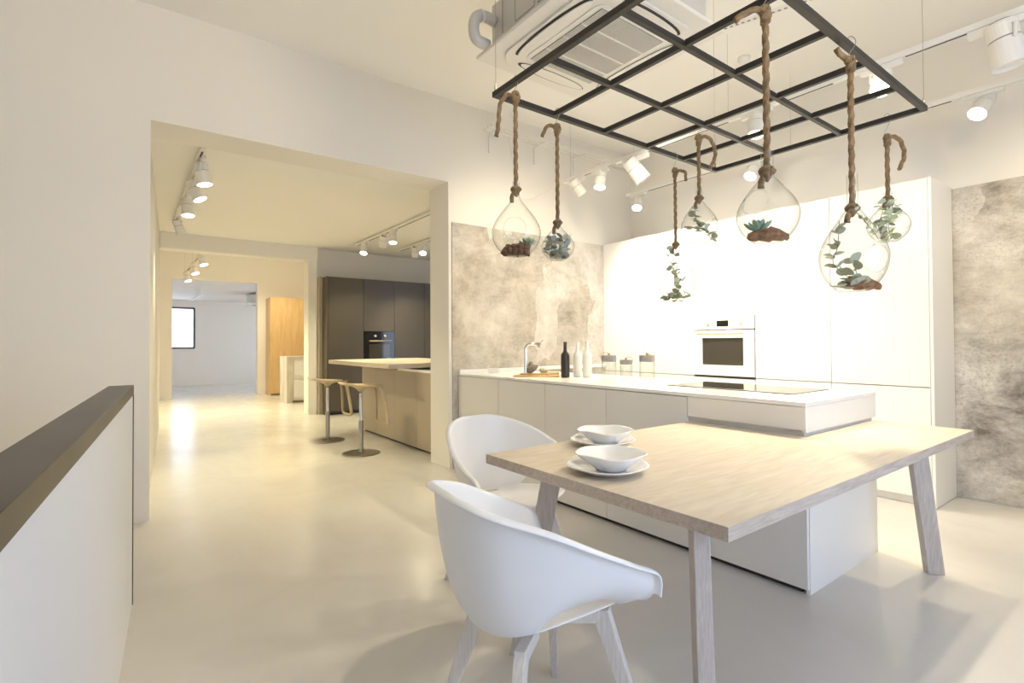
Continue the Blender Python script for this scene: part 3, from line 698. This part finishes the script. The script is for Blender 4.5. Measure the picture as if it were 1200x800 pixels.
def driftwood(x, y, z, L, wd, rz, label):
    bm = bmesh.new(); secs = []
    for k in range(12):
        t = k/11; hw = wd/2*(math.sin(PI*(t*.86+.07)))**.6; hh = .010+.010*math.sin(PI*t); p = (t-.5)*L; j = rnd.uniform(-.3, .3)*hw*.3
        secs.append([Vector((p, math.cos(a)*hw*(1+rnd.uniform(-.1, .1))+j, hh+math.sin(a)*hh*(1+rnd.uniform(-.35, .35)))) for a in [2*PI*q/14 for q in range(14)]])
    loft(bm, secs); zm = min(v.co.z for v in bm.verts)
    o = obj('driftwood', bm, M['bark'], None, smooth=False); o.location = (x, y, z-zm); o.rotation_euler = (0, 0, rz); return tag(o, label, 'driftwood')
def succulent(x, y, z, r, label):
    t = thing('succulent', label, 'succulent', (x, y, z), 0, 'succulents')
    for k in range(14):
        bm = bmesh.new(); bmesh.ops.create_uvsphere(bm, u_segments=8, v_segments=6, radius=1)
        for v in bm.verts:
            v.co = Vector(((v.co.x+1)*.5*r, v.co.y*r*.28*(1.1-.6*abs(v.co.x-.2)), v.co.z*r*.10 + ((v.co.x+1)*.5)**2*r*.2))
        el = -.25 - (k/14)*.95
        o = obj('leaf', bm, M['succ'], t, smooth=True); o.rotation_euler = (0, el, k*2.4); o.scale = [1.0-.025*k]*3
    return t
def chips(x, y, z, R0, n, label):
    for k in range(n):
        bm = bmesh.new(); bmesh.ops.create_icosphere(bm, subdivisions=1, radius=1); s = rnd.uniform(.012, .018)
        for v in bm.verts: v.co *= s*rnd.uniform(.8, 1.2)
        lay = 0 if k < n*.62 else 1; a = rnd.uniform(0, 2*PI); r = R0*math.sqrt((k+.5)/n if lay == 0 else rnd.random()*.6); a = k*2.399
        o = obj('bark_chip', bm, M['pebble'], None); o.location = (x+r*math.cos(a), y+r*math.sin(a), z+.012+lay*.019); o.rotation_euler = (rnd.random()*3, rnd.random()*3, rnd.random()*3)
        tag(o, label, 'bark chip', 'brown bark chips in the left corner terrarium')
chips(1.322, 1.736, 1.570, .066, 50, 'brown bark chip in the glass terrarium at the left corner of the frame')
succulent(1.362, 1.708, 1.612, .046, 'green succulent rosette among brown bark chips in the left corner terrarium')
succulent(1.335, 1.745, 1.61, .022, 'small green succulent at the middle of the brown bark chips')
driftwood(1.322, 1.736, 1.568, .10, .03, math.radians(10), 'flat strip of bark under the chips in the left corner terrarium')
# 2: ball of blue leaves
for k in range(6):
    a = k*1.05; q = .022
    sprig(1.670+q*math.cos(a), 1.862+q*math.sin(a), 1.602, [(0, 0, 0), (.02*math.cos(a), .02*math.sin(a), .04), (.026*math.cos(a+.5), .026*math.sin(a+.5), .105)], 12, .036, ['leafb', 'leafb', 'leaf'],
          'blue grey leafy sprig packed in the small terrarium second from left, at its ' + ('right side', 'right back', 'left back', 'left side', 'left front', 'right front')[k], name='leafy_sprig', group='blue grey sprigs in the second terrarium')
# 3
sprig(2.634, 1.884, 1.45, [(0, 0, 0), (.012, -.01, .10), (-.012, .01, .20), (.0, .0, .32)], 44, .036, ['leaf', 'leafd', 'leafl'], 'tall eucalyptus sprig in the lowest terrarium before the white cabinets', jit=.024)
sprig(2.634, 1.884, 1.452, [(-.05, .04, .015), (0, 0, .01), (.06, -.05, .03)], 22, .04, ['leaf', 'leafd'], 'low eucalyptus twig at the bottom of the lowest terrarium', jit=.016)
# 4
sprig(2.362, 1.545, 1.712, [(.05, -.035, .01), (.03, -.02, .06), (-.01, .01, .11), (-.02, .012, .19)], 26, .034, ['leaf', 'leafd'], 'leaning eucalyptus twig in the small mid frame terrarium', jit=.012)
sprig(2.362, 1.545, 1.716, [(-.055, .035, .06), (-.03, .02, .07), (.01, -.01, .05)], 12, .032, ['leaf', 'leafd'], 'short eucalyptus twig at the left side of the mid frame terrarium')
# 5
driftwood(1.625, .82, 1.513, .125, .05, math.radians(-36), 'brown driftwood piece in the terrarium on the longest rope')
succulent(1.600, .838, 1.548, .052, 'blue green succulent on driftwood in the terrarium on the longest rope')
# 6
driftwood(2.190, .755, 1.386, .13, .05, math.radians(-36), 'brown driftwood piece at the bottom of the largest terrarium')
sprig(2.163, .775, 1.40, [(.02, -.012, 0), (-.02, .018, .045), (-.06, .045, .09), (-.045, .035, .15), (-.04, .03, .245)], 26, .036, ['leaf', 'leaf', 'leafd'], 'eucalyptus branch rising up the left side of the largest terrarium')
sprig(2.163, .775, 1.40, [(.0, 0, .0), (.01, -.006, .05), (-.005, .002, .10)], 10, .046, ['leaf'], 'short eucalyptus twig in the middle of the largest terrarium')
sprig(2.163, .775, 1.392, [(-.06, .045, .012), (.0, 0, .012), (.07, -.05, .03)], 5, .058, ['leaf'], 'broad eucalyptus leaves lying at the bottom of the largest terrarium')
sprig(2.163, .775, 1.56, [(.0, -.01, .12), (.045, -.035, .07), (.078, -.055, .02)], 16, .018, ['leafl'], 'pale small leaved twig near the neck of the largest terrarium')
# 7
for k, (dx, dy) in enumerate(((-.02, .016), (.015, -.01), (0, 0))):
    sprig(3.050+dx, .935+dy, 1.70, [(0, 0, 0), (-.02+.02*k, .014, .07), (.01*k-.01, 0, .14), (0, -.004, .20)], 20, .036, ['leaf', 'leafl', 'leafd'],
          ('eucalyptus sprig leaning left in the terrarium furthest right', 'eucalyptus sprig at the right in the terrarium furthest right', 'central eucalyptus sprig in the terrarium furthest right')[k], jit=.015)
# ---------------------------------------------------------------- ceiling cassette unit over the frame
AX0, AX1, AY0, AY1, AZ = 1.690, 2.655, 1.565, 2.612, 2.90
ac = thing('ceiling_cassette', 'white four way ceiling air conditioning cassette above the steel grid', 'air conditioner', ((AX0+AX1)/2, (AY0+AY1)/2, AZ))
acx, acy = (AX0+AX1)/2, (AY0+AY1)/2
def rr_pts(hx, hy, r, n=6):
    out = []
    for cx, cy_, a0 in ((hx-r, hy-r, 0), (-hx+r, hy-r, PI/2), (-hx+r, -hy+r, PI), (hx-r, -hy+r, 1.5*PI)):
        for k in range(n+1): a = a0 + PI/2*k/n; out.append((cx+r*math.cos(a), cy_+r*math.sin(a)))
    return out
hx, hy = (AX1-AX0)/2, (AY1-AY0)/2
obj('panel', prism(bmesh.new(), [(-hx, -hy), (hx, -hy), (hx, hy), (-hx, hy)], .012, .035), M['plast'], ac, bevel=.006)
obj('inner_panel', prism(bmesh.new(), rr_pts(hx-.085, hy-.085, .15), -.002, .014), M['plast'], ac, bevel=.003)
obj('grille_frame', prism(bmesh.new(), rr_pts(hx-.20, hy-.20, .07), -.008, -.001), M['plast'], ac, bevel=.003)
casing = obj('casing', B(-hx+.07, hx-.07, -hy+.07, hy-.07, .035, .33), M['metalg'], ac, bevel=.004)
bm = bmesh.new()
for s in (-1, 1):
    for q in ((-.16, .02), (.05, .22)): 
        pts = [(-hx+.0685, q[0], .12), (-hx+.0685, q[1], .12), (-hx+.0685, q[1], .24), (-hx+.0685, q[0], .24)]
        tube(bm, pts, .0018, 4, closed=True)
    break
obj('data_plate', bm, M['ringd'], ac)
# louvers on four sides
for ang, L_, dd in ((0, 2*hy-.42, hx-.145), (PI/2, 2*hx-.42, hy-.145), (PI, 2*hy-.42, hx-.145), (1.5*PI, 2*hx-.42, hy-.145)):
    rot = Matrix.Rotation(ang, 4, 'Z')
    l = obj('air_outlet', XF(prism(bmesh.new(), [(dd-.045*math.cos(a)-.0, L_/2*math.sin(a)) for a in [PI*2*k/28 for k in range(28)]], -.0045, -.0015), rot), M['gap'], ac)
    obj('flap', XF(prism(bmesh.new(), [(dd-.008-.040*math.cos(a), (L_/2-.015)*math.sin(a)) for a in [PI*2*k/28 for k in range(28)]], -.0120, -.0055), rot), M['plast'], l, bevel=.002)
bm = bmesh.new(); gx0, gx1, gy0, gy1 = -hx+.235, hx-.235, -hy+.235, hy-.235
box(bm, gx0, gx1, gy0, gy1, -.0095, -.0082)
obj('grille_back', bm, M['gap'], ac)
n = 44
for k in range(n):
    x = gx0 + (gx1-gx0)*(k+.5)/n
    obj('slat', B(x-.0024, x+.0024, gy0, gy1, -.0145, -.0096), M['plast'], ac)
for k in (.25, .5, .75):
    y = gy0+(gy1-gy0)*k; obj('grille_rib', B(gx0, gx1, y-.005, y+.005, -.0152, -.0096), M['plast'], ac)
pp = spline([(-hx+.07, hy-.10, .22), (-hx+.0, hy-.10, .225), (-hx-.06, hy-.10, .20), (-hx-.08, hy-.10, .13), (-hx-.06, hy-.10, .07), (-hx+.02, hy-.10, .06)], 6)
obj('pipe_elbow', tube(bmesh.new(), pp, .032, 16), M['metalg'], ac, smooth=True)
obj('pipe_band', tube(bmesh.new(), [pp[8]+Vector((0, 0, .0)), pp[9]], .036, 16), M['plast'], ac)
for sx, sy in ((-1, -1), (-1, 1), (1, -1), (1, 1)):
    obj('threaded_rod', tube(bmesh.new(), [(sx*(hx-.055), sy*(hy-.2), .10), (sx*(hx-.055), sy*(hy-.2), CEIL-AZ)], .004, 6), M['steel'], ac)
# perforated strip on the ceiling, smoke detector, cable tray on the wall
bm = bmesh.new(); st = thing('perforated_strip', 'white perforated strip fixed to the ceiling right of the cassette', 'strip', (3.70, 1.75, CEIL))
ang = math.atan2(1.492-2.117, 3.775-3.574)
st.rotation_euler = (0, 0, ang)
obj('strip', B(-.6, .6, -.02, .02, -.012, -.0005), M['lampw'], st)
for k in range(30): box(bm, -.585+.04*k, -.565+.04*k, -.008, .008, -.0135, -.0121)
obj('slots', bm, M['ringd'], st)
for x, y, s in ((4.10, 2.25, 'above the right half of the grid'),):
    o = obj('smoke_detector', lathe(bmesh.new(), [(.018, -.06), (.03, -.05), (.035, -.03), (.05, -.018), (.05, -.0005)], 20), M['lampw'], None, smooth=True); o.location = (x, y, CEIL); tag(o, 'small white smoke detector on the ceiling ' + s, 'smoke detector')
t = thing('cable_tray', 'white cable tray on three angle brackets high on the back wall', 'cable tray', (2.95, Y1, 3.30))
for x in (2.951, 3.544, 4.13):
    bm = B(x-.008, x+.008, Y1-.012, Y1-.0005, 3.135, 3.32); box(bm, x-.008, x+.008, Y1-.22, Y1-.012, 3.308, 3.32)
    W('bracket', bm, M['lampw'], t)
for y, z in ((Y1-.20, 3.322), (Y1-.13, 3.322), (Y1-.06, 3.322)): W('rail', B(2.85, 5.0, y-.006, y+.006, z, z+.02), M['lampw'], t)
bm = bmesh.new()
for k in range(26): box(bm, 2.88+k*.08, 2.888+k*.08, Y1-.2, Y1-.06, 3.343, 3.347)
W('rungs', bm, M['lampw'], t)['kind'] = 'stuff'
o = obj('cable', tube(bmesh.new(), spline([(3.18, Y1-.03, 3.34), (3.24, Y1-.02, 3.1), (3.28, Y1-.03, 2.80), (3.36, Y1-.06, 2.72), (3.5, Y1-.1, 2.76), (3.62, Y1-.3, 2.85), (3.68, 3.95, 2.885)], 8), .004, 6), M['lampw'], None, smooth=True); tag(o, 'white cable drooping from the wall tray to the lamp track', 'cable')
# ---------------------------------------------------------------- track lights
def track(x, ya, yb, z, name_label, ceil, hang=True, slots=None):
    t = thing('light_track', name_label, 'track', (x, (ya+yb)/2, z))
    W('rail', B(x-.018, x+.018, ya, yb, z, z+.034), M['lampw'], t)
    for a, b in (slots or [(ya+.05, yb-.05)]): W('slot', B(x-.007, x+.007, a, b, z-.0012, z+.0002), M['gap'], t)
    if hang:
        k = max(2, int(abs(yb-ya)/1.4)+1)
        for i in range(k): yy = ya+.1+(yb-ya-.2)*i/(k-1); W('suspension_wire', tube(bmesh.new(), [(x, yy, z+.034), (x, yy, ceil)], .0012, 5), M['steel'], t)
    return t
SPN = 0
def track_spot(x, y, z, aim, label, group, power=0, s=1.0, angle=60, lens=True, adapter=True, drop=.09, blend=.7, col=WARM):
    t = thing('track_spotlight', label, 'spotlight', (x, y, z), 0, group)
    if adapter: obj('adapter', B(-.017, .017, -.11*s, .11*s, -.030*s, -.0015), M['lampw'], t, bevel=.002)
    d = (Vector(aim) - Vector((x, y, z-drop))).normalized()
    piv = Vector((0, 0, -drop*s)); R_, Lh = .05*s, .17*s
    back = piv - d*Lh*.45; front = piv + d*Lh*.55
    q = d.to_track_quat('Z', 'Y').to_matrix().to_4x4(); mt = Matrix.Translation(back) @ q
    hs = obj('housing', XF(lathe(bmesh.new(), [(R_*.75, -.004*s), (R_*.96, 0), (R_, .01*s), (R_, Lh*.36), (R_*.95, Lh*.37), (R_*.95, Lh*.39), (R_*1.03, Lh*.40), (R_*1.12, Lh), (R_*1.04, Lh), (R_*.95, Lh*.93)], 28), mt), M['lampw'], t, smooth=False)
    obj('ring', XF(lathe(bmesh.new(), [(R_*.97, Lh*.372), (R_*.99, Lh*.385), (R_*.97, Lh*.398)], 28, cap=False), mt), M['ringd'], hs)
    obj('heat_sink', XF(lathe(bmesh.new(), [(R_*.7, -.008*s), (R_*.72, -.0035*s)], 20), mt), M['ringd'], hs)
    if lens: obj('lens', XF(lathe(bmesh.new(), [(R_*1.03, Lh*.985), (R_*1.03, Lh*.992)], 28), mt), M['lens'], t)
    side = d.cross(Vector((0, 0, 1))); side = side.normalized() if side.length > .01 else Vector((1, 0, 0))
    p0 = Vector((0, 0, -.028*s)); e1 = piv + side*R_*1.15
    obj('arm', tube(bmesh.new(), [p0, p0+side*R_*1.15*.4-Vector((0, 0, .008)), p0+side*R_*1.15-Vector((0, 0, .016)), e1, e1-side*R_*.25], .007*s, 8), M['lampw'], t, smooth=True)
    if power:
        f = Vector((x, y, z)) + front + d*.02
        spot(f, f+d, power, angle, blend, .035*s, col)
    return t
T1 = 3.68; T2 = 4.70; TZ1 = 2.875; TZ2 = 2.90
track(T1, .3, 4.0, TZ1, 'nearer suspended white lamp track, running above the island', CEIL, slots=[(.62, 1.03), (1.42, 1.75), (2.15, 2.95), (3.28, 3.40), (3.56, 3.72)])
track(T2, .3, 4.02, TZ2, 'further suspended white lamp track, running above the white cabinets', CEIL, slots=[(1.05, 2.4), (2.7, 3.72)])
g1 = 'white spotlights on the suspended tracks'
track_spot(T1, 3.80, TZ1, (4.5, 3.4, 1.6), 'white track spotlight at the far left end of the nearer track', g1, 65, lens=False, col=(1, .93, .80), angle=100, blend=1)
track_spot(T1, 3.48, TZ1, (3.0, 3.2, 0), 'white track spotlight pointing straight down, second from left on the nearer track', g1, 60)
track_spot(T1, 3.05, TZ1, (4.5, 2.4, 1.4), 'large tilted white spotlight third from left on the nearer track', g1, 75, lens=False, s=1.3)
track_spot(T1, 1.93, TZ1, (3.1, 1.75, .9), 'white track spotlight behind the rope of the longest hanging terrarium', g1, 70)
track_spot(T1, 1.15, TZ1, (2.35, .95, .75), 'glaring white track spotlight facing the camera behind the frame corner', g1, 105, angle=58, blend=1)
track_spot(T1, .60, TZ1, (4.0, .2, 0), 'large white track spotlight cut by the right edge of the picture', g1, 36, lens=False, s=1.35)
track_spot(T2, 3.87, TZ2, (3.6, 3.3, .6), 'white track spotlight at the left end of the further track', g1, 60)
track_spot(T2, 2.50, TZ2, (3.3, 2.6, .9), 'white track spotlight seen through the glass of the longest hanging terrarium', g1, 60)
track_spot(T2, .88, TZ2, (2.9, 1.6, .6), 'white track spotlight at the right end of the further track', g1, 60)
# unseen lamp track and spotlights, added behind the camera for their light
track(.9, -1.1, .9, 3.1, 'added unseen white lamp track above the floor in front of the big opening', CEIL)
for i, (yy, aim, pw_) in enumerate(((.6, (-.5, 4.3, 2.4), 46), (-.1, (.9, 3.4, .2), 40), (-.8, (4.4, 2.4, 1.9), 42))):
    track_spot(.9, yy, 3.1, aim, ('added unseen track spotlight over the stair parapet aimed at the plain wall', 'added unseen track spotlight behind the camera aimed at the island', 'added unseen track spotlight behind the camera aimed at the cabinets')[i], 'added spotlights behind the camera', pw_, angle=70)
# added spots without fixtures, washing the cabinets and concrete walls with light
spot((3.2, 2.6, 2.8), (4.6, 2.8, 1.3), 38, 130, 1, .08, (1, .93, .80)); spot((2.9, 2.9, 2.95), (3.3, 4.3, 1.3), 38, 120, 1, .08)
spot((3.9, .2, 2.8), (5.1, .2, 1.3), 32, 120, 1, .05); spot((3.3, 1.2, 2.8), (4.6, 1.3, 1.2), 22, 120, 1, .05, (1, .93, .80))
# room two
C2T = 2.80
track(.50, 4.86, 8.2, C2T, 'white lamp track on the ceiling at the left of the second room', C2, False, [(4.95, 5.1)])
g2 = 'white spotlights in the second room'
for yy, aim, lb, s, on in ((5.15, (1.0, 4.95, 0), 'white track spotlight nearest in the left row of the second room', 1.1, True), (5.75, (1.7, 5.2, 0), 'white track spotlight second in the left row of the second room', 1.1, True),
        (6.5, (.6, 6.0, 0), 'brightest white track spotlight in the left row of the second room', 1.1, True), (7.7, (1.5, 8.3, 0), 'white track spotlight last in the left row of the second room', 1.0, False)):
    track_spot(.52, yy, C2T, aim, lb, g2, 38, s, 80, lens=on, drop=.11, col=WARM2)
track(3.02, 5.2, 8.3, C2T, 'white lamp track above the wooden bar in the second room', C2, False, [(5.5, 6.7), (6.95, 7.1), (7.35, 7.75), (8.1, 8.25)])
track(3.80, 5.2, 8.4, C2T, 'white lamp track nearer the dark cabinets in the second room', C2, False, [(7.1, 7.3), (7.5, 7.6), (7.95, 8.3)])
for x, yy, aim, lb, on in ((3.02, 7.95, (2.4, 7.2, .6), 'white track spotlight at the far end above the bar', True), (3.02, 7.2, (3.3, 8.6, .8), 'white track spotlight turned towards the dark cabinets above the bar', False), (3.02, 6.85, (2.7, 6.2, 0), 'white track spotlight nearest above the bar', True),
        (3.80, 7.75, (4.3, 8.7, .8), 'tilted white track spotlight near the dark cabinets', False), (3.80, 7.45, (3.1, 6.4, .6), 'white track spotlight facing the bar near the dark cabinets', True)):
    track_spot(x, yy, C2T, aim, lb, g2, 50, 1.0, 75, lens=on, col=WARM2)
# room three
track(1.0, 9.7, 13.2, 2.72, 'white lamp track in the third room in line with the window', C3)
for i, yy in enumerate((9.9, 11.2, 12.6)):
    track_spot(1.0, yy, 2.72, (1.6, yy-.7, 0), ('nearest white spotlight in the third room', 'middle white spotlight in the third room', 'furthest white spotlight in the third room')[i], 'white spotlights in the third room', 85, 1.15, 100, col=WARM2)
spot((2.3, 11.8, 2.7), (3.0, 13.1, 1.3), 40, 80, .8, .06); glow((3.0, 10.6, 2.9), 22, .3)  # added spot and fill light without fixtures, brightening the third room
# room four fittings
t = thing('ceiling_cassette', 'white ceiling air conditioner at the top right of the far daylit room', 'air conditioner', (3.05, 15.9, 2.30))
obj('panel', B(-.4, .4, -.4, .4, 0, .04), M['plast'], t, bevel=.01); obj('casing', B(-.32, .32, -.32, .32, .04, .27), M['metalg'], t)
obj('grille', B(-.22, .22, -.22, .22, -.006, 0), M['louver'], t)
t = thing('light_track', 'thin white lamp track hanging in the far daylit room', 'track', (1.45, 16, 2.45)); W('rail', B(1.43, 1.47, 14.6, 16.9, 2.42, 2.45), M['lampw'], t); W('suspension_wire', tube(bmesh.new(), [(1.45, 14.8, 2.45), (1.5, 14.75, 2.69)], .006, 6), M['lampw'], t)
# ---------------------------------------------------------------- second room furniture
DY = 8.77; dc = thing('tall_cabinet', 'tall anthracite cabinet wall with built-in oven in the second room', 'cabinet', (2.685, DY, 0))
W('carcass', B(2.705, 5.7, DY+.022, 9.24, .06, 2.33), M['anth'], dc); W('side_panel', B(2.685, 2.705, DY, 9.24, 0.002, 2.335), M['anth'], dc)
W('plinth', B(2.705, 5.7, DY+.05, DY+.07, 0, .06), M['gap'], dc)
dx = [2.707, 3.315, 3.887, 4.49, 5.1, 5.7]
for i in range(5):
    a, b = dx[i]+.003, dx[i+1]-.003
    if i == 1: W('door', B(a, b, DY, DY+.02, 1.42, 2.33), M['anth'], dc); W('drawer', B(a, b, DY, DY+.02, .06, .825), M['anth'], dc)
    else: W('door', B(a, b, DY, DY+.02, .86, 2.33), M['anth'], dc); W('door', B(a, b, DY, DY+.02, .06, .852), M['anth'], dc)
W('cabinet_filler', B(2.625, 2.683, 9.0, 9.24, 0, 2.35), M['taupe'], dc)
ov = thing('built_in_oven', 'black built-in oven with two knobs in the anthracite cabinets', 'oven', (3.6, DY, .83))
W('front', B(3.321, 3.881, DY-.012, DY+.021, .83, 1.414), M['black'], ov, bevel=.002)
W('oven_window', B(3.41, 3.79, DY-.0135, DY-.012, .93, 1.19), M['ovglass'], ov)
bm = tube(bmesh.new(), [(3.40, DY-.045, 1.245), (3.82, DY-.045, 1.245)], .011, 8)
for x in (3.44, 3.78): tube(bm, [(x, DY-.045, 1.245), (x, DY-.012, 1.245)], .007, 6)
W('handle', bm, M['gold'], ov, smooth=True)
for x in (3.52, 3.70): W('knob', XF(lathe(bmesh.new(), [(.022, 0), (.022, .02), (.016, .024)], 14), Matrix.Translation((x, DY-.012, 1.335)) @ Matrix.Rotation(PI/2, 4, 'X')), M['gold'], ov)
br = thing('bar_counter', 'taupe panelled bar island with pale wooden overhanging top', 'bar', (2.62, 6.0, 0))
W('carcass', B(2.64, 3.5, 4.92, 6.97, .03, .875), M['taupe'], br); W('plinth', B(2.65, 3.48, 4.94, 6.95, 0, .03), M['gap'], br)
ys = [4.92, 5.317, 5.919, 6.483, 6.99]
for a, b in zip(ys, ys[1:]): W('panel', B(2.62, 2.64, a+.002, b-.002, .028, .875), M['taupe'], br)
W('end_panel', B(2.64, 3.5, 6.97, 6.99, .028, .875), M['taupe'], br)
W('worktop', B(2.61, 3.52, 4.90, 5.80, .877, .905), M['top'], br)
W('bar_top', B(2.25, 3.6, 5.235, 7.278, .926, .977), M['oak'], br, bevel=.002); W('riser', B(2.66, 3.4, 5.85, 6.9, .877, .926), M['taupe'], br)
o = obj('dish', lathe(bmesh.new(), [(.05, 0), (.08, .03), (.075, .03), (.045, .006)], 20), M['porcelain'], None, smooth=True); o.location = (3.2, 5.9, .9775); tag(o, 'small white dish on the wooden bar top by the opening', 'dish')
def make_stool(x, y, label):
    t = thing('bar_stool', label, 'stool', (x, y, 0), 0, 'wooden saddle bar stools')
    obj('base', lathe(bmesh.new(), [(.20, 0), (.205, .003), (.19, .010), (.04, .016), (.03, .022), (.03, .024)], 40), M['steel'], t, smooth=False)
    obj('lower_column', lathe(bmesh.new(), [(.026, .022), (.026, .36)], 20), M['steel'], t, smooth=False)
    obj('upper_column', lathe(bmesh.new(), [(.018, .36), (.018, .66)], 20), M['chrome'], t, smooth=False)
    bm = bmesh.new(); top, bot = [], []                             # saddle seat, thickened to the column
    nx, ny = 17, 9; gt, gb = [], []
    for i in range(nx):
        u = -1 + 2*i/(nx-1); hw = .17*(1-.30*u*u) * (1 if u < .8 else 1-.5*(u-.8)); rt, rb = [], []
        for j in range(ny):
            v = -1 + 2*j/(ny-1); zz = .742 + .035*(max(0, -u)**1.6) - .012*max(0, u) + .012*v*v
            th = .018 + .060*math.exp(-((u*.23/.055)**2 + (v*hw/.055)**2)) 
            rt.append(bm.verts.new((u*.215, v*hw, zz))); rb.append(bm.verts.new((u*.212, v*hw*.97, zz-th)))
        gt.append(rt); gb.append(rb)
    for i in range(nx-1):
        for j in range(ny-1): bm.faces.new((gt[i][j], gt[i+1][j], gt[i+1][j+1], gt[i][j+1])); bm.faces.new((gb[i][j], gb[i][j+1], gb[i+1][j+1], gb[i+1][j]))
        bm.faces.new((gt[i][0], gb[i][0], gb[i+1][0], gt[i+1][0])); bm.faces.new((gt[i][-1], gt[i+1][-1], gb[i+1][-1], gb[i][-1]))
    for e_ in (0, -1):
        for j in range(ny-1): bm.faces.new((gt[e_][j], gt[e_][j+1], gb[e_][j+1], gb[e_][j]))
    obj('seat', bm, M['stoolw'], t, smooth=True)
    lp = spline([(.15, .085, .728), (.19, .095, .70), (.215, .11, .62), (.24, .155, .38), (.245, .16, .335), (.245, .13, .315), (.245, 0, .305), (.245, -.13, .315), (.245, -.16, .335), (.24, -.155, .38), (.215, -.11, .62), (.19, -.095, .70), (.15, -.085, .728)], 6)
    obj('footrest_loop', tube(bmesh.new(), lp, .021, 10, flat=.75), M['stoolw'], t, smooth=True)
    obj('base_lever', XF(B(-.02, .11, -.012, .012, .018, .026), Matrix.Rotation(math.radians(-140), 4, 'Z')), M['chrome'], t)
make_stool(2.006, 6.526, 'bar stool further from the camera, wooden saddle seat on a round steel base')
make_stool(2.061, 5.537, 'bar stool nearer the camera, wooden saddle seat on a round steel base')
# third room furniture
hc = thing('tall_cabinet', 'tall honey coloured wooden cabinet in the third room', 'cabinet', (2.72, 13.1, 0))
W('side_panel', B(2.70, 2.722, 13.1, 13.56, 0.002, 2.30), M['honey'], hc); W('carcass', B(2.722, 4.5, 13.12, 13.56, .03, 2.295), M['honey'], hc)
for a, b in ((2.724, 3.35), (3.354, 3.95), (3.954, 4.5)): W('door', B(a, b, 13.1, 13.12, .83, 2.30), M['honey'], hc); W('door', B(a, b, 13.1, 13.12, .03, .822), M['honey'], hc)
mi = thing('kitchen_island', 'small island with grey marble end and white drawers in the third room', 'kitchen island', (2.6, 11.1, 0))
W('end_panel', B(2.60, 2.715, 11.1, 11.7, 0, .92), M['marble'], mi); W('carcass', B(2.715, 4.2, 11.13, 11.7, .05, .92), M['white2'], mi)
W('worktop', B(2.595, 4.2, 11.09, 11.71, .92, .945), M['marble'], mi)
for a, b in ((.49, .87), (.11, .475)): W('drawer', B(2.735, 3.4, 11.105, 11.13, a, b), M['white'], mi); W('drawer', B(3.41, 4.19, 11.105, 11.13, a, b), M['white'], mi)
